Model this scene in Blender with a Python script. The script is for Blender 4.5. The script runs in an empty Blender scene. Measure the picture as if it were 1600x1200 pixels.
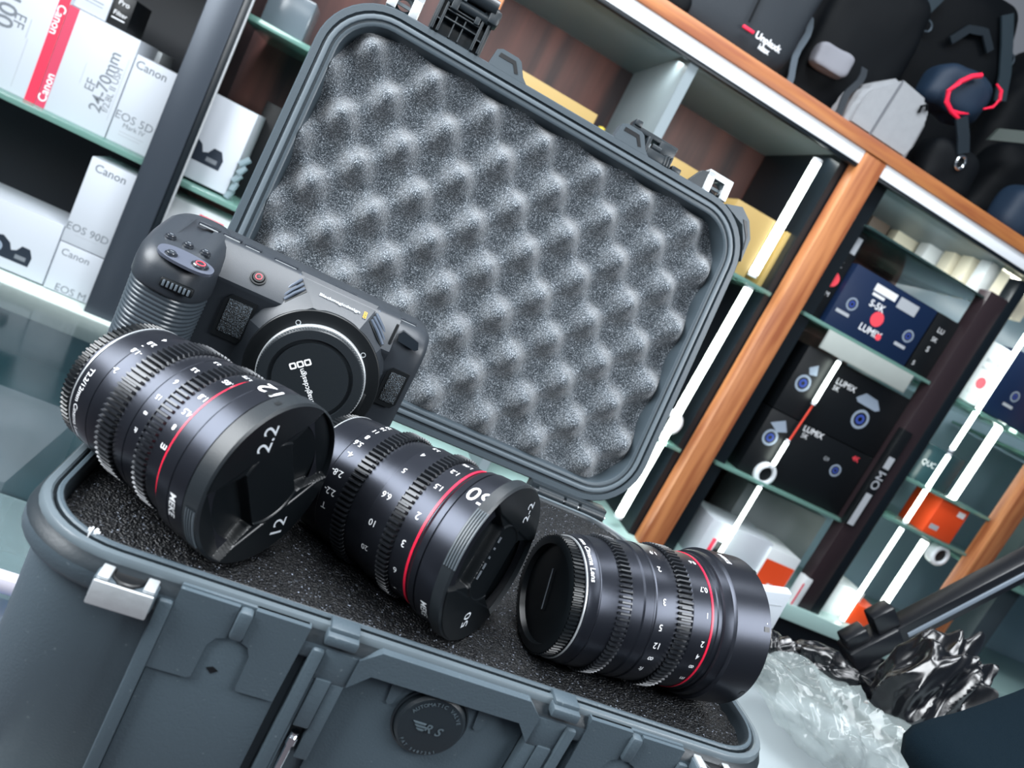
import bpy, bmesh, math, random
from mathutils import Vector, Matrix, noise
from math import sin, cos, pi, radians as R, sqrt

scene = bpy.context.scene
COL = scene.collection
random.seed(7)

# ------------------------------------------------------------------ camera
CAM = Vector((0.0605, -0.2941, 0.1812))
cam_d = bpy.data.cameras.new('camera')
cam_o = bpy.data.objects.new('camera', cam_d)
COL.objects.link(cam_o)
cam_d.sensor_fit = 'HORIZONTAL'
cam_d.sensor_width = 36.0
cam_d.lens = 1166.2 / 1600 * 36.0
cam_d.clip_start = 0.01


def cam_axes(yaw, pitch, roll):
    cy, sy = cos(yaw), sin(yaw)
    f = Vector((-sy, cy, 0)); r = Vector((cy, sy, 0)); u = Vector((0, 0, 1))
    f2 = f * cos(pitch) - u * sin(pitch)
    u2 = u * cos(pitch) + f * sin(pitch)
    return r * cos(roll) + u2 * sin(roll), -r * sin(roll) + u2 * cos(roll), f2


CI, CU, CK = cam_axes(-0.2877, 0.1771, 0.4803)
m = Matrix((CI, CU, -CK)).transposed().to_4x4()
m.translation = CAM
cam_o.matrix_world = m
cam_d.dof.use_dof = True
cam_d.dof.focus_distance = 0.47
cam_d.dof.aperture_fstop = 12.0
scene.camera = cam_o

# ------------------------------------------------------------------ colour management, world, lamps
vs = scene.view_settings
vs.view_transform = 'Standard'
vs.look = 'None'
vs.gamma = 1.0
vs.exposure = 0.0
try:
    vs.use_curve_mapping = False
except Exception:
    pass
world = bpy.data.worlds.new('world')
scene.world = world
world.use_nodes = True
bgn = world.node_tree.nodes['Background']
bgn.inputs['Color'].default_value = (0.50, 0.66, 0.90, 1)
bgn.inputs['Strength'].default_value = 0.11


def area_lamp(name, loc, target, sx, sy, watts, color):
    d = bpy.data.lights.new(name, 'AREA')
    d.shape = 'RECTANGLE'; d.size = sx; d.size_y = sy
    d.energy = watts; d.color = color
    o = bpy.data.objects.new(name, d)
    COL.objects.link(o)
    o.location = loc
    o.rotation_euler = (Vector(target) - Vector(loc)).to_track_quat('-Z', 'Y').to_euler()
    return o


area_lamp('side_lamp', (-0.88, -0.05, 0.66), (0.10, 0.10, 0.02), 1.0, 0.7, 44, (0.93, 0.97, 1.0))
area_lamp('ceiling_light', (0.05, 0.20, 1.50), (0.15, 0.18, 0.0), 1.5, 0.45, 34, (0.92, 0.96, 1.0))
area_lamp('side_lamp', (1.08, -0.50, 0.66), (0.25, 0.05, 0.02), 0.8, 0.5, 20, (0.92, 0.96, 1.0))
area_lamp('ceiling_light', (-0.10, -0.80, 1.05), (0.18, 0.0, -0.05), 1.0, 0.4, 6, (0.92, 0.97, 1.0))
area_lamp('ceiling_light', (0.45, 0.35, 1.80), (0.4, 1.3, 0.1), 2.4, 0.4, 30, (0.92, 0.96, 1.0))

# ------------------------------------------------------------------ materials


def lin(c):
    if isinstance(c, str):
        c = c.lstrip('#')
        c = tuple(int(c[i:i + 2], 16) / 255 for i in (0, 2, 4))
        c = tuple(x / 12.92 if x <= 0.04045 else ((x + 0.055) / 1.055) ** 2.4 for x in c)
    return (c[0], c[1], c[2], 1.0)


MATS = {}


def mat(name, color, rough=0.5, metal=0.0, spec=0.5, bump=0.0, bscale=300.0, bdetail=4.0, var=0.0, vscale=40.0,
        emit=None, estr=0.0, trans=0.0, ior=1.45, alpha=1.0, coat=0.0, sheen=0.0, speck=None):
    if name in MATS:
        return MATS[name]
    M = bpy.data.materials.new(name)
    M.use_nodes = True
    nt = M.node_tree
    b = nt.nodes['Principled BSDF']
    c = lin(color)
    b.inputs['Base Color'].default_value = c
    b.inputs['Roughness'].default_value = rough
    b.inputs['Metallic'].default_value = metal
    b.inputs['Specular IOR Level'].default_value = spec
    b.inputs['IOR'].default_value = ior
    b.inputs['Transmission Weight'].default_value = trans
    b.inputs['Alpha'].default_value = alpha
    b.inputs['Coat Weight'].default_value = coat
    b.inputs['Sheen Weight'].default_value = sheen
    if emit:
        b.inputs['Emission Color'].default_value = lin(emit)
        b.inputs['Emission Strength'].default_value = estr
    tc = None
    if bump or var or speck:
        tc = nt.nodes.new('ShaderNodeTexCoord')
    if var:
        n = nt.nodes.new('ShaderNodeTexNoise')
        n.inputs['Scale'].default_value = vscale
        n.inputs['Detail'].default_value = 5
        nt.links.new(tc.outputs['Object'], n.inputs['Vector'])
        mx = nt.nodes.new('ShaderNodeMix'); mx.data_type = 'RGBA'
        mx.inputs[6].default_value = tuple(x * (1 - var) for x in c[:3]) + (1,)
        mx.inputs[7].default_value = tuple(min(1, x * (1 + var)) for x in c[:3]) + (1,)
        nt.links.new(n.outputs['Fac'], mx.inputs[0])
        nt.links.new(mx.outputs[2], b.inputs['Base Color'])
    if speck:
        col, sc, lo, hi = speck
        n = nt.nodes.new('ShaderNodeTexNoise')
        n.inputs['Scale'].default_value = sc
        n.inputs['Detail'].default_value = 2
        nt.links.new(tc.outputs['Object'], n.inputs['Vector'])
        rp = nt.nodes.new('ShaderNodeValToRGB')
        rp.color_ramp.elements[0].position = lo
        rp.color_ramp.elements[0].color = c
        rp.color_ramp.elements[1].position = hi
        rp.color_ramp.elements[1].color = lin(col)
        nt.links.new(n.outputs['Fac'], rp.inputs['Fac'])
        nt.links.new(rp.outputs['Color'], b.inputs['Base Color'])
    if bump:
        n2 = nt.nodes.new('ShaderNodeTexNoise')
        n2.inputs['Scale'].default_value = bscale
        n2.inputs['Detail'].default_value = bdetail
        nt.links.new(tc.outputs['Object'], n2.inputs['Vector'])
        bp = nt.nodes.new('ShaderNodeBump')
        bp.inputs['Strength'].default_value = bump
        bp.inputs['Distance'].default_value = 0.002
        nt.links.new(n2.outputs['Fac'], bp.inputs['Height'])
        nt.links.new(bp.outputs['Normal'], b.inputs['Normal'])
    MATS[name] = M
    return M


def wood(name, c1, c2, rough, sx, sy, sz):
    M = bpy.data.materials.new(name)
    M.use_nodes = True
    nt = M.node_tree
    b = nt.nodes['Principled BSDF']
    b.inputs['Roughness'].default_value = rough
    tc = nt.nodes.new('ShaderNodeTexCoord')
    mp = nt.nodes.new('ShaderNodeMapping')
    mp.inputs['Scale'].default_value = (sx, sy, sz)
    n = nt.nodes.new('ShaderNodeTexNoise')
    n.inputs['Scale'].default_value = 1.0
    n.inputs['Detail'].default_value = 6
    rp = nt.nodes.new('ShaderNodeValToRGB')
    rp.color_ramp.elements[0].position = 0.35
    rp.color_ramp.elements[0].color = lin(c1)
    rp.color_ramp.elements[1].position = 0.65
    rp.color_ramp.elements[1].color = lin(c2)
    nt.links.new(tc.outputs['Object'], mp.inputs['Vector'])
    nt.links.new(mp.outputs['Vector'], n.inputs['Vector'])
    nt.links.new(n.outputs['Fac'], rp.inputs['Fac'])
    nt.links.new(rp.outputs['Color'], b.inputs['Base Color'])
    MATS[name] = M
    return M


LIDM = mat('lid_plastic', '#3c464d', 0.40, spec=0.5, bump=0.06, bscale=800)
CASE = mat('case_plastic', '#434f57', 0.46, spec=0.45, bump=0.12, bscale=900, var=0.14, vscale=25, speck=('#5c676d', 420, 0.70, 0.76))
CASEB = mat('case_black', '#20272c', 0.38, spec=0.5, bump=0.05, bscale=700)
LSEAL = mat('lid_rubber', '#555f66', 0.4, spec=0.5)
GASK = mat('gasket_rubber', '#545e64', 0.28, spec=0.6)
FOAMB = mat('black_foam', '#030509', 0.5, spec=0.5, bump=1.0, bscale=800, bdetail=1, speck=('#aab4c6', 820, 0.66, 0.76))  # pale specks paint the glints of the foam cells into the colour
FOAMG = mat('grey_foam', '#2c343b', 0.85, spec=0.2, bump=0.8, bscale=650, bdetail=3, speck=('#b4bcc4', 1150, 0.50, 0.74), sheen=0.5)
STEEL = mat('steel_plate', '#c6cbce', 0.34, metal=0.55, bump=0.1, bscale=300, var=0.15, vscale=120)
CHROME = mat('chrome', '#e4e8ec', 0.15, metal=1.0)
LENS = mat('lens_black', '#30333b', 0.31, metal=0.75, spec=0.6, bump=0.03, bscale=2500)
LENSD = mat('lens_dark', '#0b0d11', 0.34, spec=0.5)
GEAR = mat('gear_black', '#22252a', 0.30, metal=0.4, spec=0.8)
CAPM = mat('cap_black', '#1d2226', 0.38, spec=0.5, bump=0.05, bscale=1500)
CAPF = mat('cap_face', '#0c1013', 0.30, spec=0.5)
WHITE = mat('white_print', '#e9ebee', 0.5)
GREYP = mat('grey_print', '#6d747c', 0.5)
REDL = mat('red_ring', '#d8203f', 0.35)
BODY = mat('camera_body', '#2a2f35', 0.40, spec=0.5, bump=0.05, bscale=1800)
BODYD = mat('camera_dark', '#0d1114', 0.42, spec=0.5)
GRIP = mat('grip_rubber', '#3a4249', 0.30, spec=0.6)
BTN = mat('button_gloss', '#2b2f35', 0.15, spec=0.8)
MESHM = mat('grille_mesh', '#101417', 0.5, bump=1.0, bscale=1200, speck=('#5a6670', 1500, 0.5, 0.6))
ORANGEP = mat('orange_print', '#f0a018', 0.5)
REDP = mat('red_print', '#ff4d5a', 0.5)
wood('orange_wood', '#8e5030', '#b97a4c', 0.45, 60, 60, 4)
wood('orange_wood_rail', '#8e5030', '#b0723f', 0.45, 4, 60, 60)
wood('dark_wood', '#2a2024', '#70463f', 0.5, 14, 14, 1.2)
DARKF = mat('dark_frame', '#0e161c', 0.35)
ALU = mat('aluminium_post', '#3c434c', 0.35, metal=0.3)
PAPER = mat('white_card', '#bcc2ca', 0.55)
PAPER2 = mat('grey_card', '#d3d8db', 0.6)
CREAM = mat('cream_card', '#d9d2bd', 0.6)
GOLD = mat('gold_card', '#a58b55', 0.5)
REDC = mat('red_card', '#e02b4a', 0.5)
REDD = mat('dark_red_card', '#c23a58', 0.5)
ORC = mat('orange_card', '#e0491d', 0.5)
NAVY = mat('navy_card', '#0d2140', 0.45)
BLACKC = mat('black_card', '#080c10', 0.45)
INK = mat('grey_ink', '#6f757c', 0.6)
INKL = mat('light_ink', '#a9aeb4', 0.6)
INKD = mat('dark_ink', '#14202e', 0.6)
GLASSLIKE = mat('lens_print', '#3c4f9a', 0.25)
STEELP = mat('lens_print_ring', '#8996a6', 0.4)
SHELFG = mat('shelf_glass', '#8fc0b4', 0.08, spec=0.6, trans=0.55, alpha=1.0)
LEDGE = mat('white_ledge', '#d5e4df', 0.35)
COUNTER = mat('counter_glass', '#21393f', 0.12, spec=0.9, var=0.6, vscale=9, alpha=0.42)
PINK = mat('pink_board', '#8f8a90', 0.5, var=0.2, vscale=8)
TUBE = mat('tube_glow', '#ffffff', 0.5, emit='#f2fff6', estr=9.0)
VAL = mat('white_valance', '#e6ebf0', 0.5)
GREYL = mat('grey_laminate', '#7f8b91', 0.45)
PALEB = mat('pale_panel', '#8ea6b4', 0.2)
BAGB = mat('black_nylon', '#03070c', 0.65, spec=0.2, bump=0.3, bscale=500)
BAGC = mat('charcoal_nylon', '#1d242b', 0.65, bump=0.3, bscale=500)
BAGG = mat('grey_canvas', '#8d9094', 0.8, bump=0.4, bscale=400, var=0.1, vscale=60)
BAGN = mat('navy_nylon', '#0f2438', 0.6, bump=0.3, bscale=400)
REDT = mat('red_trim', '#f01f45', 0.5)
CLOTH = mat('teal_cloth', '#08151d', 0.9, spec=0.1, bump=0.6, bscale=1400)
PLB = mat('black_polythene', '#090b0f', 0.24, spec=0.9)
PLC = mat('clear_polythene', '#98a3a3', 0.08, spec=1.0, alpha=0.30)
WALL = mat('wall_paint', '#b9bcc2', 0.8, var=0.05, vscale=3)
FLOORM = mat('floor_tile', '#6b6468', 0.5, var=0.15, vscale=3)
TABLE = mat('table_top', '#9aa4a8', 0.4)
BLUE = mat('blue_plastic', '#2a86d6', 0.3)
REDW = mat('red_wire', '#d8402a', 0.4)

# ------------------------------------------------------------------ mesh helpers
_TXT = {}


def text2d(s, bold=0.0):
    """outline triangles of a string, cap height about 0.7, centred"""
    key = (s, bold)
    if key in _TXT:
        return _TXT[key]
    cu = bpy.data.curves.new('t', 'FONT')
    cu.body = s
    cu.size = 1.0
    cu.offset = bold
    cu.resolution_u = 3
    cu.align_x = 'CENTER'
    ob = bpy.data.objects.new('t', cu)
    COL.objects.link(ob)
    dg = bpy.context.evaluated_depsgraph_get()
    dg.update()
    ev = ob.evaluated_get(dg)
    me = ev.to_mesh()
    V = [(v.co.x, v.co.y) for v in me.vertices]
    F = [tuple(p.vertices) for p in me.polygons]
    ev.to_mesh_clear()
    bpy.data.objects.remove(ob)
    bpy.data.curves.remove(cu)
    if V:
        xs = [v[0] for v in V]; ys = [v[1] for v in V]
        cx = (min(xs) + max(xs)) / 2; cy = (min(ys) + max(ys)) / 2
        V = [(x - cx, y - cy) for x, y in V]
    _TXT[key] = (V, F)
    return _TXT[key]


class MB:
    def __init__(self, M=None):
        self.bm = bmesh.new()
        self.M = M or Matrix()
        self.mi = 0

    def v(self, p):
        return self.bm.verts.new(self.M @ Vector(p))

    def f(self, vs):
        try:
            fc = self.bm.faces.new(vs)
            fc.material_index = self.mi
            return fc
        except ValueError:
            return None

    def box(self, x0, x1, y0, y1, z0, z1, bev=0.0, seg=2):
        vs = [self.v((x, y, z)) for x in (x0, x1) for y in (y0, y1) for z in (z0, z1)]
        fs = [self.f([vs[i] for i in q]) for q in ((0, 1, 3, 2), (4, 6, 7, 5), (0, 4, 5, 1), (2, 3, 7, 6), (0, 2, 6, 4), (1, 5, 7, 3))]
        if bev:
            es = list({e for f in fs for e in f.edges})
            r = bmesh.ops.bevel(self.bm, geom=es, offset=bev, segments=seg, affect='EDGES', profile=0.5)
            for f in r['faces']:
                f.material_index = self.mi
        return self

    def loft(self, rings, closed=True, cap0=False, cap1=False, wrap=False):
        VR = [[self.v(p) for p in r] for r in rings]
        n = len(VR[0])
        rng = range(len(VR) if wrap else len(VR) - 1)
        for i in rng:
            a, b = VR[i], VR[(i + 1) % len(VR)]
            for j in range(n if closed else n - 1):
                k = (j + 1) % n
                self.f([a[j], a[k], b[k], b[j]])
        if cap0:
            self.f(VR[0][::-1])
        if cap1:
            self.f(VR[-1])
        return self

    def lathe(self, prof, n=96, cap0=False, cap1=False, a0=0.0, a1=None):
        """prof: (r, z) about local Z"""
        if a1 is None:
            rings = [[(r * cos(2 * pi * j / n), r * sin(2 * pi * j / n), z) for j in range(n)] for r, z in prof]
            return self.loft(rings, True, cap0, cap1)
        rings = [[(r * cos(a0 + (a1 - a0) * j / n), r * sin(a0 + (a1 - a0) * j / n), z) for j in range(n + 1)] for r, z in prof]
        return self.loft(rings, False)

    def prism(self, poly, fn, d0, d1):
        """poly of (a,b); fn(a,b,d) -> xyz"""
        A = [self.v(fn(a, b, d0)) for a, b in poly]
        B = [self.v(fn(a, b, d1)) for a, b in poly]
        n = len(poly)
        self.f(A[::-1]); self.f(B)
        for i in range(n):
            j = (i + 1) % n
            self.f([A[i], A[j], B[j], B[i]])
        return self

    def tube(self, pts, r, n=10, cap=True):
        pts = [Vector(p) for p in pts]
        rings = []
        up = Vector((0.13, 0.27, 0.95))
        for i, p in enumerate(pts):
            t = (pts[min(i + 1, len(pts) - 1)] - pts[max(i - 1, 0)]).normalized()
            a = t.cross(up)
            if a.length < 1e-4:
                a = t.cross(Vector((1, 0, 0)))
            a.normalize(); b = t.cross(a)
            rr = r[i] if isinstance(r, (list, tuple)) else r
            rings.append([p + a * (rr * cos(2 * pi * k / n)) + b * (rr * sin(2 * pi * k / n)) for k in range(n)])
        return self.loft(rings, True, cap, cap)

    def grid(self, nu, nv, fn, keep=None):
        G = [[self.v(fn(i / nu, j / nv)) for j in range(nv + 1)] for i in range(nu + 1)]
        for i in range(nu):
            for j in range(nv):
                if keep is None or keep((i + .5) / nu, (j + .5) / nv):
                    self.f([G[i][j], G[i + 1][j], G[i + 1][j + 1], G[i][j + 1]])
        return self

    def text(self, s, size, fn, bold=0.0):
        """fn(a,b) maps text plane (a right, b up, metres) to xyz"""
        V, F = text2d(s, bold)
        vs = [self.v(fn(x * size, y * size)) for x, y in V]
        for q in F:
            self.f([vs[i] for i in q])
        return self

    def build(self, name, mats, parent=None, smooth=35, recalc=True, loc=None):
        bm = self.bm
        loose = [v for v in bm.verts if not v.link_faces]
        if loose:
            bmesh.ops.delete(bm, geom=loose, context='VERTS')
        if recalc:
            bmesh.ops.recalc_face_normals(bm, faces=bm.faces[:])
        if smooth:
            lim = R(smooth)
            for f in bm.faces:
                f.smooth = True
            for e in bm.edges:
                if len(e.link_faces) == 2:
                    e.smooth = e.calc_face_angle(0) < lim
                else:
                    e.smooth = True
        me = bpy.data.meshes.new(name)
        bm.to_mesh(me); bm.free()
        for mm in (mats if isinstance(mats, (list, tuple)) else [mats]):
            me.materials.append(mm)
        o = bpy.data.objects.new(name, me)
        COL.objects.link(o)
        if parent:
            o.parent = parent
        return o


def tag(o, label, cat, group=None, kind=None):
    if label: o['label'] = label
    if cat: o['category'] = cat
    if group: o['group'] = group
    if kind: o['kind'] = kind
    return o


def empty(name, label, cat, loc=(0, 0, 0), M=None, group=None):
    o = bpy.data.objects.new(name, None)
    o.empty_display_size = 0.02
    COL.objects.link(o)
    if M is not None:
        o.matrix_world = M
    else:
        o.location = loc
    return tag(o, label, cat, group)


def struct(o):
    o['kind'] = 'structure'
    return o


def rrect(x0, y0, x1, y1, r, n=10):
    P = []
    for cx, cy, a in ((x1 - r, y1 - r, 0), (x0 + r, y1 - r, 90), (x0 + r, y0 + r, 180), (x1 - r, y0 + r, 270)):
        for k in range(n + 1):
            t = R(a + 90 * k / n)
            P.append((cx + r * cos(t), cy + r * sin(t)))
    return P


# ------------------------------------------------------------------ room shell
WALL_Y = 2.35
struct(MB().box(-3, 4, WALL_Y, WALL_Y + .1, -1.1, 2.2).build('wall_back', WALL, smooth=0))
struct(MB().box(-3, 4, -2, WALL_Y, -1.2, -1.1).build('floor', FLOORM, smooth=0))


def L(x, z, y):
    """layout measured in the plane y=1.3, moved to the depth where the thing stands"""
    k = (y + 0.2941) / 1.5941
    return CAM.x + (x - CAM.x) * k, CAM.z + (z - CAM.z) * k


# ------------------------------------------------------------------ left display cabinet
cabL = empty('display_cabinet', 'dark framed shop cabinet with glass shelves full of white boxes, left of the open case', 'cabinet', (-0.6, 1.3, -1.1))


def W(o_loc):
    return Matrix.Translation(-Vector(o_loc))


cl = W((-0.6, 1.3, -1.1))
YF = 1.27
x0, _ = L(-0.329, 0, YF); x1, _ = L(-0.272, 0, YF)
MB(cl).box(x0, x1, YF, YF + .03, -.36, .75, .002).build('post', ALU, cabL)
xa, _ = L(-0.272, 0, YF); xb, _ = L(-0.2575, 0, YF)
MB(cl).box(xa, xb, YF + .004, YF + .02, -.36, .75, .001).build('door_frame', DARKF, cabL)
MB(cl).tube([(xb + .001, YF + .003, -.36), (xb + .001, YF + .003, .75)], .0022).build('door_edge_trim', STEEL, cabL)
MB(cl).box(-1.3, x0, 1.66, 1.68, -1.1, .75).build('back_panel', mat('navy_panel', '#141a24', .5, var=.3, vscale=5), cabL, 0)
MB(cl).box(x0, .12, 1.66, 1.68, -1.1, .75).build('back_panel', MATS['dark_wood'], cabL, 0)
MB(cl).box(x0 + .012, x0 + .02, YF + .03, 1.66, -.36, .75).build('partition', DARKF, cabL, 0)
for xs, xe, z in ((-1.2, x0, -.017), (x1, .10, -.021), (x1, .10, .318), (-1.2, x0, .40)):
    MB(cl).box(xs, xe, 1.30, 1.655, z - .011, z, .001).build('glass_shelf', SHELFG, cabL)
MB(cl).box(-1.2, .13, 1.255, 1.655, -.385, -.333, .003).build('base_ledge', LEDGE, cabL)
MB(cl).box(-1.2, .13, 1.30, 1.655, -1.1, -.385).build('base_cupboard', DARKF, cabL, 0)


def pbox(name, label, cat, x0, x1, z0, z1, y, depth, base, extras=(), group=None, mats=(), bev=.0012, loc=None):
    """carton: front face rectangle in layout units at depth y; extras are printed marks on its front
    ('rect',x0,x1,z0,z1,mi) / ('text',s,xc,zc,size,rot,mi[,bold]) / ('disc',x,z,r,mi) / ('side', ...)"""
    X0, Z0 = L(x0, z0, y); X1, Z1 = L(x1, z1, y)
    c = Vector(((X0 + X1) / 2, y + depth / 2, Z0))
    b = MB(Matrix.Translation(-c))
    b.box(X0, X1, y, y + depth, Z0, Z1, bev)
    e = 0
    for q in extras:
        e += 1
        yy = y - .0003 - .00002 * e
        k = q[0]
        if k == 'rect':
            b.mi = q[5]
            a, bz = L(q[1], q[3], y); a2, bz2 = L(q[2], q[4], y)
            b.box(a, a2, yy, y + .0005, bz, bz2)
        elif k == 'poly':
            b.mi = q[2]
            b.prism([L(px, pz, y) for px, pz in q[1]], lambda a, c_, d: (a, d, c_), yy, y + .0005)
        elif k == 'disc':
            b.mi = q[4]
            a, bz = L(q[1], q[2], y)
            b.prism([(a + q[3] * cos(t * pi / 12), bz + q[3] * sin(t * pi / 12)) for t in range(24)], lambda p, r_, d: (p, d, r_), yy, y + .0005)
        elif k == 'text':
            b.mi = q[6]
            a, bz = L(q[2], q[3], y)
            ca, sa = cos(R(q[5])), sin(R(q[5]))
            b.text(q[1], q[4], lambda p, r_: (a + p * ca - r_ * sa, yy, bz + p * sa + r_ * ca), q[7] if len(q) > 7 else 0)
    o = b.build(name, [base] + list(mats), None, 30)
    o.location = c
    return tag(o, label, cat, group)


CB = 'camera boxes in the left cabinet'
IM = [INK, REDC, WHITE, INKD, INKL, REDD, STEELP]
# upper shelf (z -.017), front faces at y 1.35
pbox('lens_box', 'white lens carton with 100 printed sideways and a bright red edge, upper left shelf', 'box', -.66, -.5305, -.011, .2, 1.35, .13, PAPER,
     [('rect', -.5475, -.5305, -.0105, .198, 2), ('text', 'Canon', -.539, .145, .021, -90, 3, .01), ('text', '100', -.617, .118, .045, -90, 1, .01),
      ('text', 'EF', -.594, .112, .028, -90, 1), ('rect', -.578, -.5765, .09, .125, 5), ('rect', -.574, -.573, .0, .09, 5)], CB, IM)
pbox('lens_box', 'white lens carton with 24-70mm printed sideways and a dull red edge stripe', 'box', -.530, -.404, -.012, .180, 1.35, .12, PAPER,
     [('rect', -.5295, -.5125, -.0115, .1795, 6), ('text', 'Canon', -.521, .026, .021, 90, 3, .01),
      ('text', 'EF', -.456, .067, .024, 90, 1), ('text', '24-70mm', -.436, .083, .031, 90, 1, .01), ('text', 'f/2.8L II USM', -.420, .075, .017, 90, 1),
      ('rect', -.474, -.4732, .06, .1, 5), ('rect', -.411, -.4102, .02, .14, 5)], CB, IM)
pbox('carton', 'plain pale grey carton behind the tall camera box, upper left shelf', 'box', -.402, -.364, -.005, .178, 1.47, .1, PAPER2, (), CB)
pbox('camera_box', 'narrow white camera box on the upper left shelf, touching the dark post', 'box', -.402, -.3255, -.011, .156, 1.35, .1, PAPER,
     [('text', 'Canon', -.370, .140, .022, 0, 1, .01), ('text', 'EOS 5D', -.366, .041, .022, 0, 1), ('text', 'Mark IV', -.362, .026, .013, 0, 1),
      ('rect', -.385, -.34, .012, .0135, 5), ('rect', -.385, -.345, .006, .0072, 5)], CB, IM)
pbox('carton', 'white carton with fine grey lines lying on top of the lens cartons', 'box', -.60, -.4695, .181, .235, 1.36, .11, PAPER,
     [('rect', -.55, -.48, .205, .2065, 1), ('rect', -.56, -.48, .199, .2, 1), ('rect', -.55, -.5, .214, .2155, 1)], CB, IM)
pbox('carton', 'small black carton with white lettering on top of the lens cartons', 'box', -.468, -.433, .181, .24, 1.36, .1, BLACKC,
     [('text', 'Pro', -.45, .225, .014, 0, 3), ('text', 'Filter', -.45, .205, .012, 0, 3), ('rect', -.463, -.44, .194, .196, 3)], CB, IM)
# lower shelf
def cam_print(cx, cz, s, mi=4):
    P = [(-1, -.45), (1, -.45), (1.05, .1), (.85, .5), (.45, .52), (.25, .2), (0, .1), (-.15, .45), (-.55, .72), (-.95, .6), (-1.25, .5), (-1.3, -.2)]
    return [('poly', [(cx + a * s, cz + b * s) for a, b in P], mi), ('rect', cx + .25 * s, cx + .8 * s, cz - .25 * s, cz - .02 * s, 1), ('disc', cx - .75 * s, cz + .05 * s, .32 * s, 7), ('disc', cx - .75 * s, cz + .05 * s, .2 * s, 4)]
pbox('camera_box', 'tall white camera box on the lower left shelf, uppermost of two stacked by the post', 'box', -.411, -.3265, -.227, -.052, 1.31, .1, PAPER,
     [('text', 'Canon', -.371, -.069, .022, 0, 1, .01), ('text', 'EOS 90D', -.371, -.193, .021, 0, 1), ('rect', -.39, -.35, -.207, -.2062, 5)], CB, IM)
pbox('camera_box', 'white camera box on the bottom ledge, lowermost of two stacked by the left post', 'box', -.4105, -.328, -.327, -.229, 1.31, .1, PAPER,
     [('text', 'Canon', -.376, -.246, .02, 0, 1), ('text', 'EOS M', -.362, -.317, .021, 0, 1)], CB, IM)
pbox('camera_box', 'wide white camera box with a printed dark camera, bottom left corner of the left cabinet', 'box', -.62, -.413, -.325, -.2, 1.31, .13, PAPER,
     cam_print(-.483, -.288, .036), CB, IM)
pbox('camera_box', 'upright white box with a big black camera pictured on it, right of the left post', 'box', -.288, -.172, -.011, .1575, 1.335, .11, PAPER,
     cam_print(-.238, .043, .038), CB, IM)
pbox('carton', 'pale carton with a red outlined label under the pictured camera box', 'box', -.30, -.1, -.2, -.055, 1.33, .1, PAPER2,
     [('rect', -.196, -.152, -.072, -.066, 2), ('rect', -.2, -.194, -.12, -.066, 2), ('rect', -.190, -.156, -.115, -.075, 3)], CB, IM)
pbox('carton', 'small black carton leaning behind the lid edge on the glass shelf', 'box', -.168, -.12, -.01, .19, 1.45, .08, BLACKC, (), CB)
b = MB()
X, Z = L(-.163, .003, 1.33)
for k in range(5):
    b.tube([(X - .006 + .004 * (k % 2), 1.33, -.019 + .018 * k), (X + .004 * k * .5, 1.335, -.019 + .018 * (k + 1))], .0065)
tag(b.build('clear_bottle', mat('clear_plastic', '#9fb4bc', .1, trans=.5, spec=.8)), 'small translucent plastic bottle beside the pictured camera box, against the lid', 'bottle')
o = MB().box(*(L(-.235, 0, 1.36)[0], L(-.152, 0, 1.36)[0]), 1.36, 1.45, .319, .40, .004).build('hard_drive_case', mat('smoky_plastic', '#5f6a72', .2, spec=.7))
tag(o, 'smoky grey plastic case on the upper shelf, left of the lid top corner', 'box')
# ------------------------------------------------------------------ glass counter in front of it
ct = empty('glass_counter', 'teal glass topped shop counter left of and behind the case', 'counter', (-.5, .85, -1.1))
cm = W((-.5, .85, -1.1))
MB(cm).box(-1.3, .9, .57, 1.25, -.345, -.335, .002).build('glass_top', COUNTER, ct)
MB(cm).box(-1.3, .9, .435, .568, -.345, -.337, .002).build('front_glass', mat('front_pane', '#8fa6aa', .08, spec=.6, trans=.7), ct)
MB(cm).box(-1.3, .9, .418, .436, -.352, -.333, .006).build('edge_trim', mat('pale_trim', '#c3c0cc', .3), ct)
MB(cm).box(-1.3, .9, .44, .60, -.47, -.46).build('inner_shelf', PINK, ct, 0)
MB(cm).box(-1.3, .9, .60, 1.25, -.47, -.46).build('inner_shelf', mat('teal_board', '#1c3238', .4, var=.3, vscale=6), ct, 0)
MB(cm).box(-1.3, .9, .50, 1.25, -1.1, -.47).build('cupboard', PINK, ct, 0)
o = MB().box(-.20, -.09, .48, .55, -.459, -.40, .004).build('carton', PAPER2)
tag(o, 'pale carton inside the glass counter, just left of the case corner', 'box')
b = MB().box(-.50, -.175, .63, .885, -.459, -.36, .003)
b.mi = 1
b.text('Canon', .034, lambda p, q: (-.315 + p, .80 + q, -.3597), .01)
o = b.build('carton', [PAPER, INK])
tag(o, 'white carton lying under the teal counter glass at the left edge', 'box')
o = MB().box(-.2, -.035, .30, .41, -.62, -.50, .012, 3).build('plastic_bin', BLUE)
tag(o, 'bright blue plastic bin low down beside the case, left edge', 'bin')
o = MB().box(-.3, .0, .25, .43, -1.1, -.621, .004).build('low_stool', mat('stool_paint', '#8a8488', .5))
tag(o, 'grey low stool under the blue bin', 'stool')
# ------------------------------------------------------------------ table under the case
tb = empty('display_table', 'pale table carrying the open case and the plastic bags', 'table', (.6, .17, -1.1))
tm = W((.6, .17, -1.1))
MB(tm).box(.005, 1.5, -.02, .41, -.160, -.135, .003).build('table_top', TABLE, tb)
for x in (.06, 1.44):
    for y in (.03, .37):
        MB(tm).box(x - .02, x + .02, y - .02, y + .02, -1.1, -.16, .002).build('leg', ALU, tb)

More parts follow.
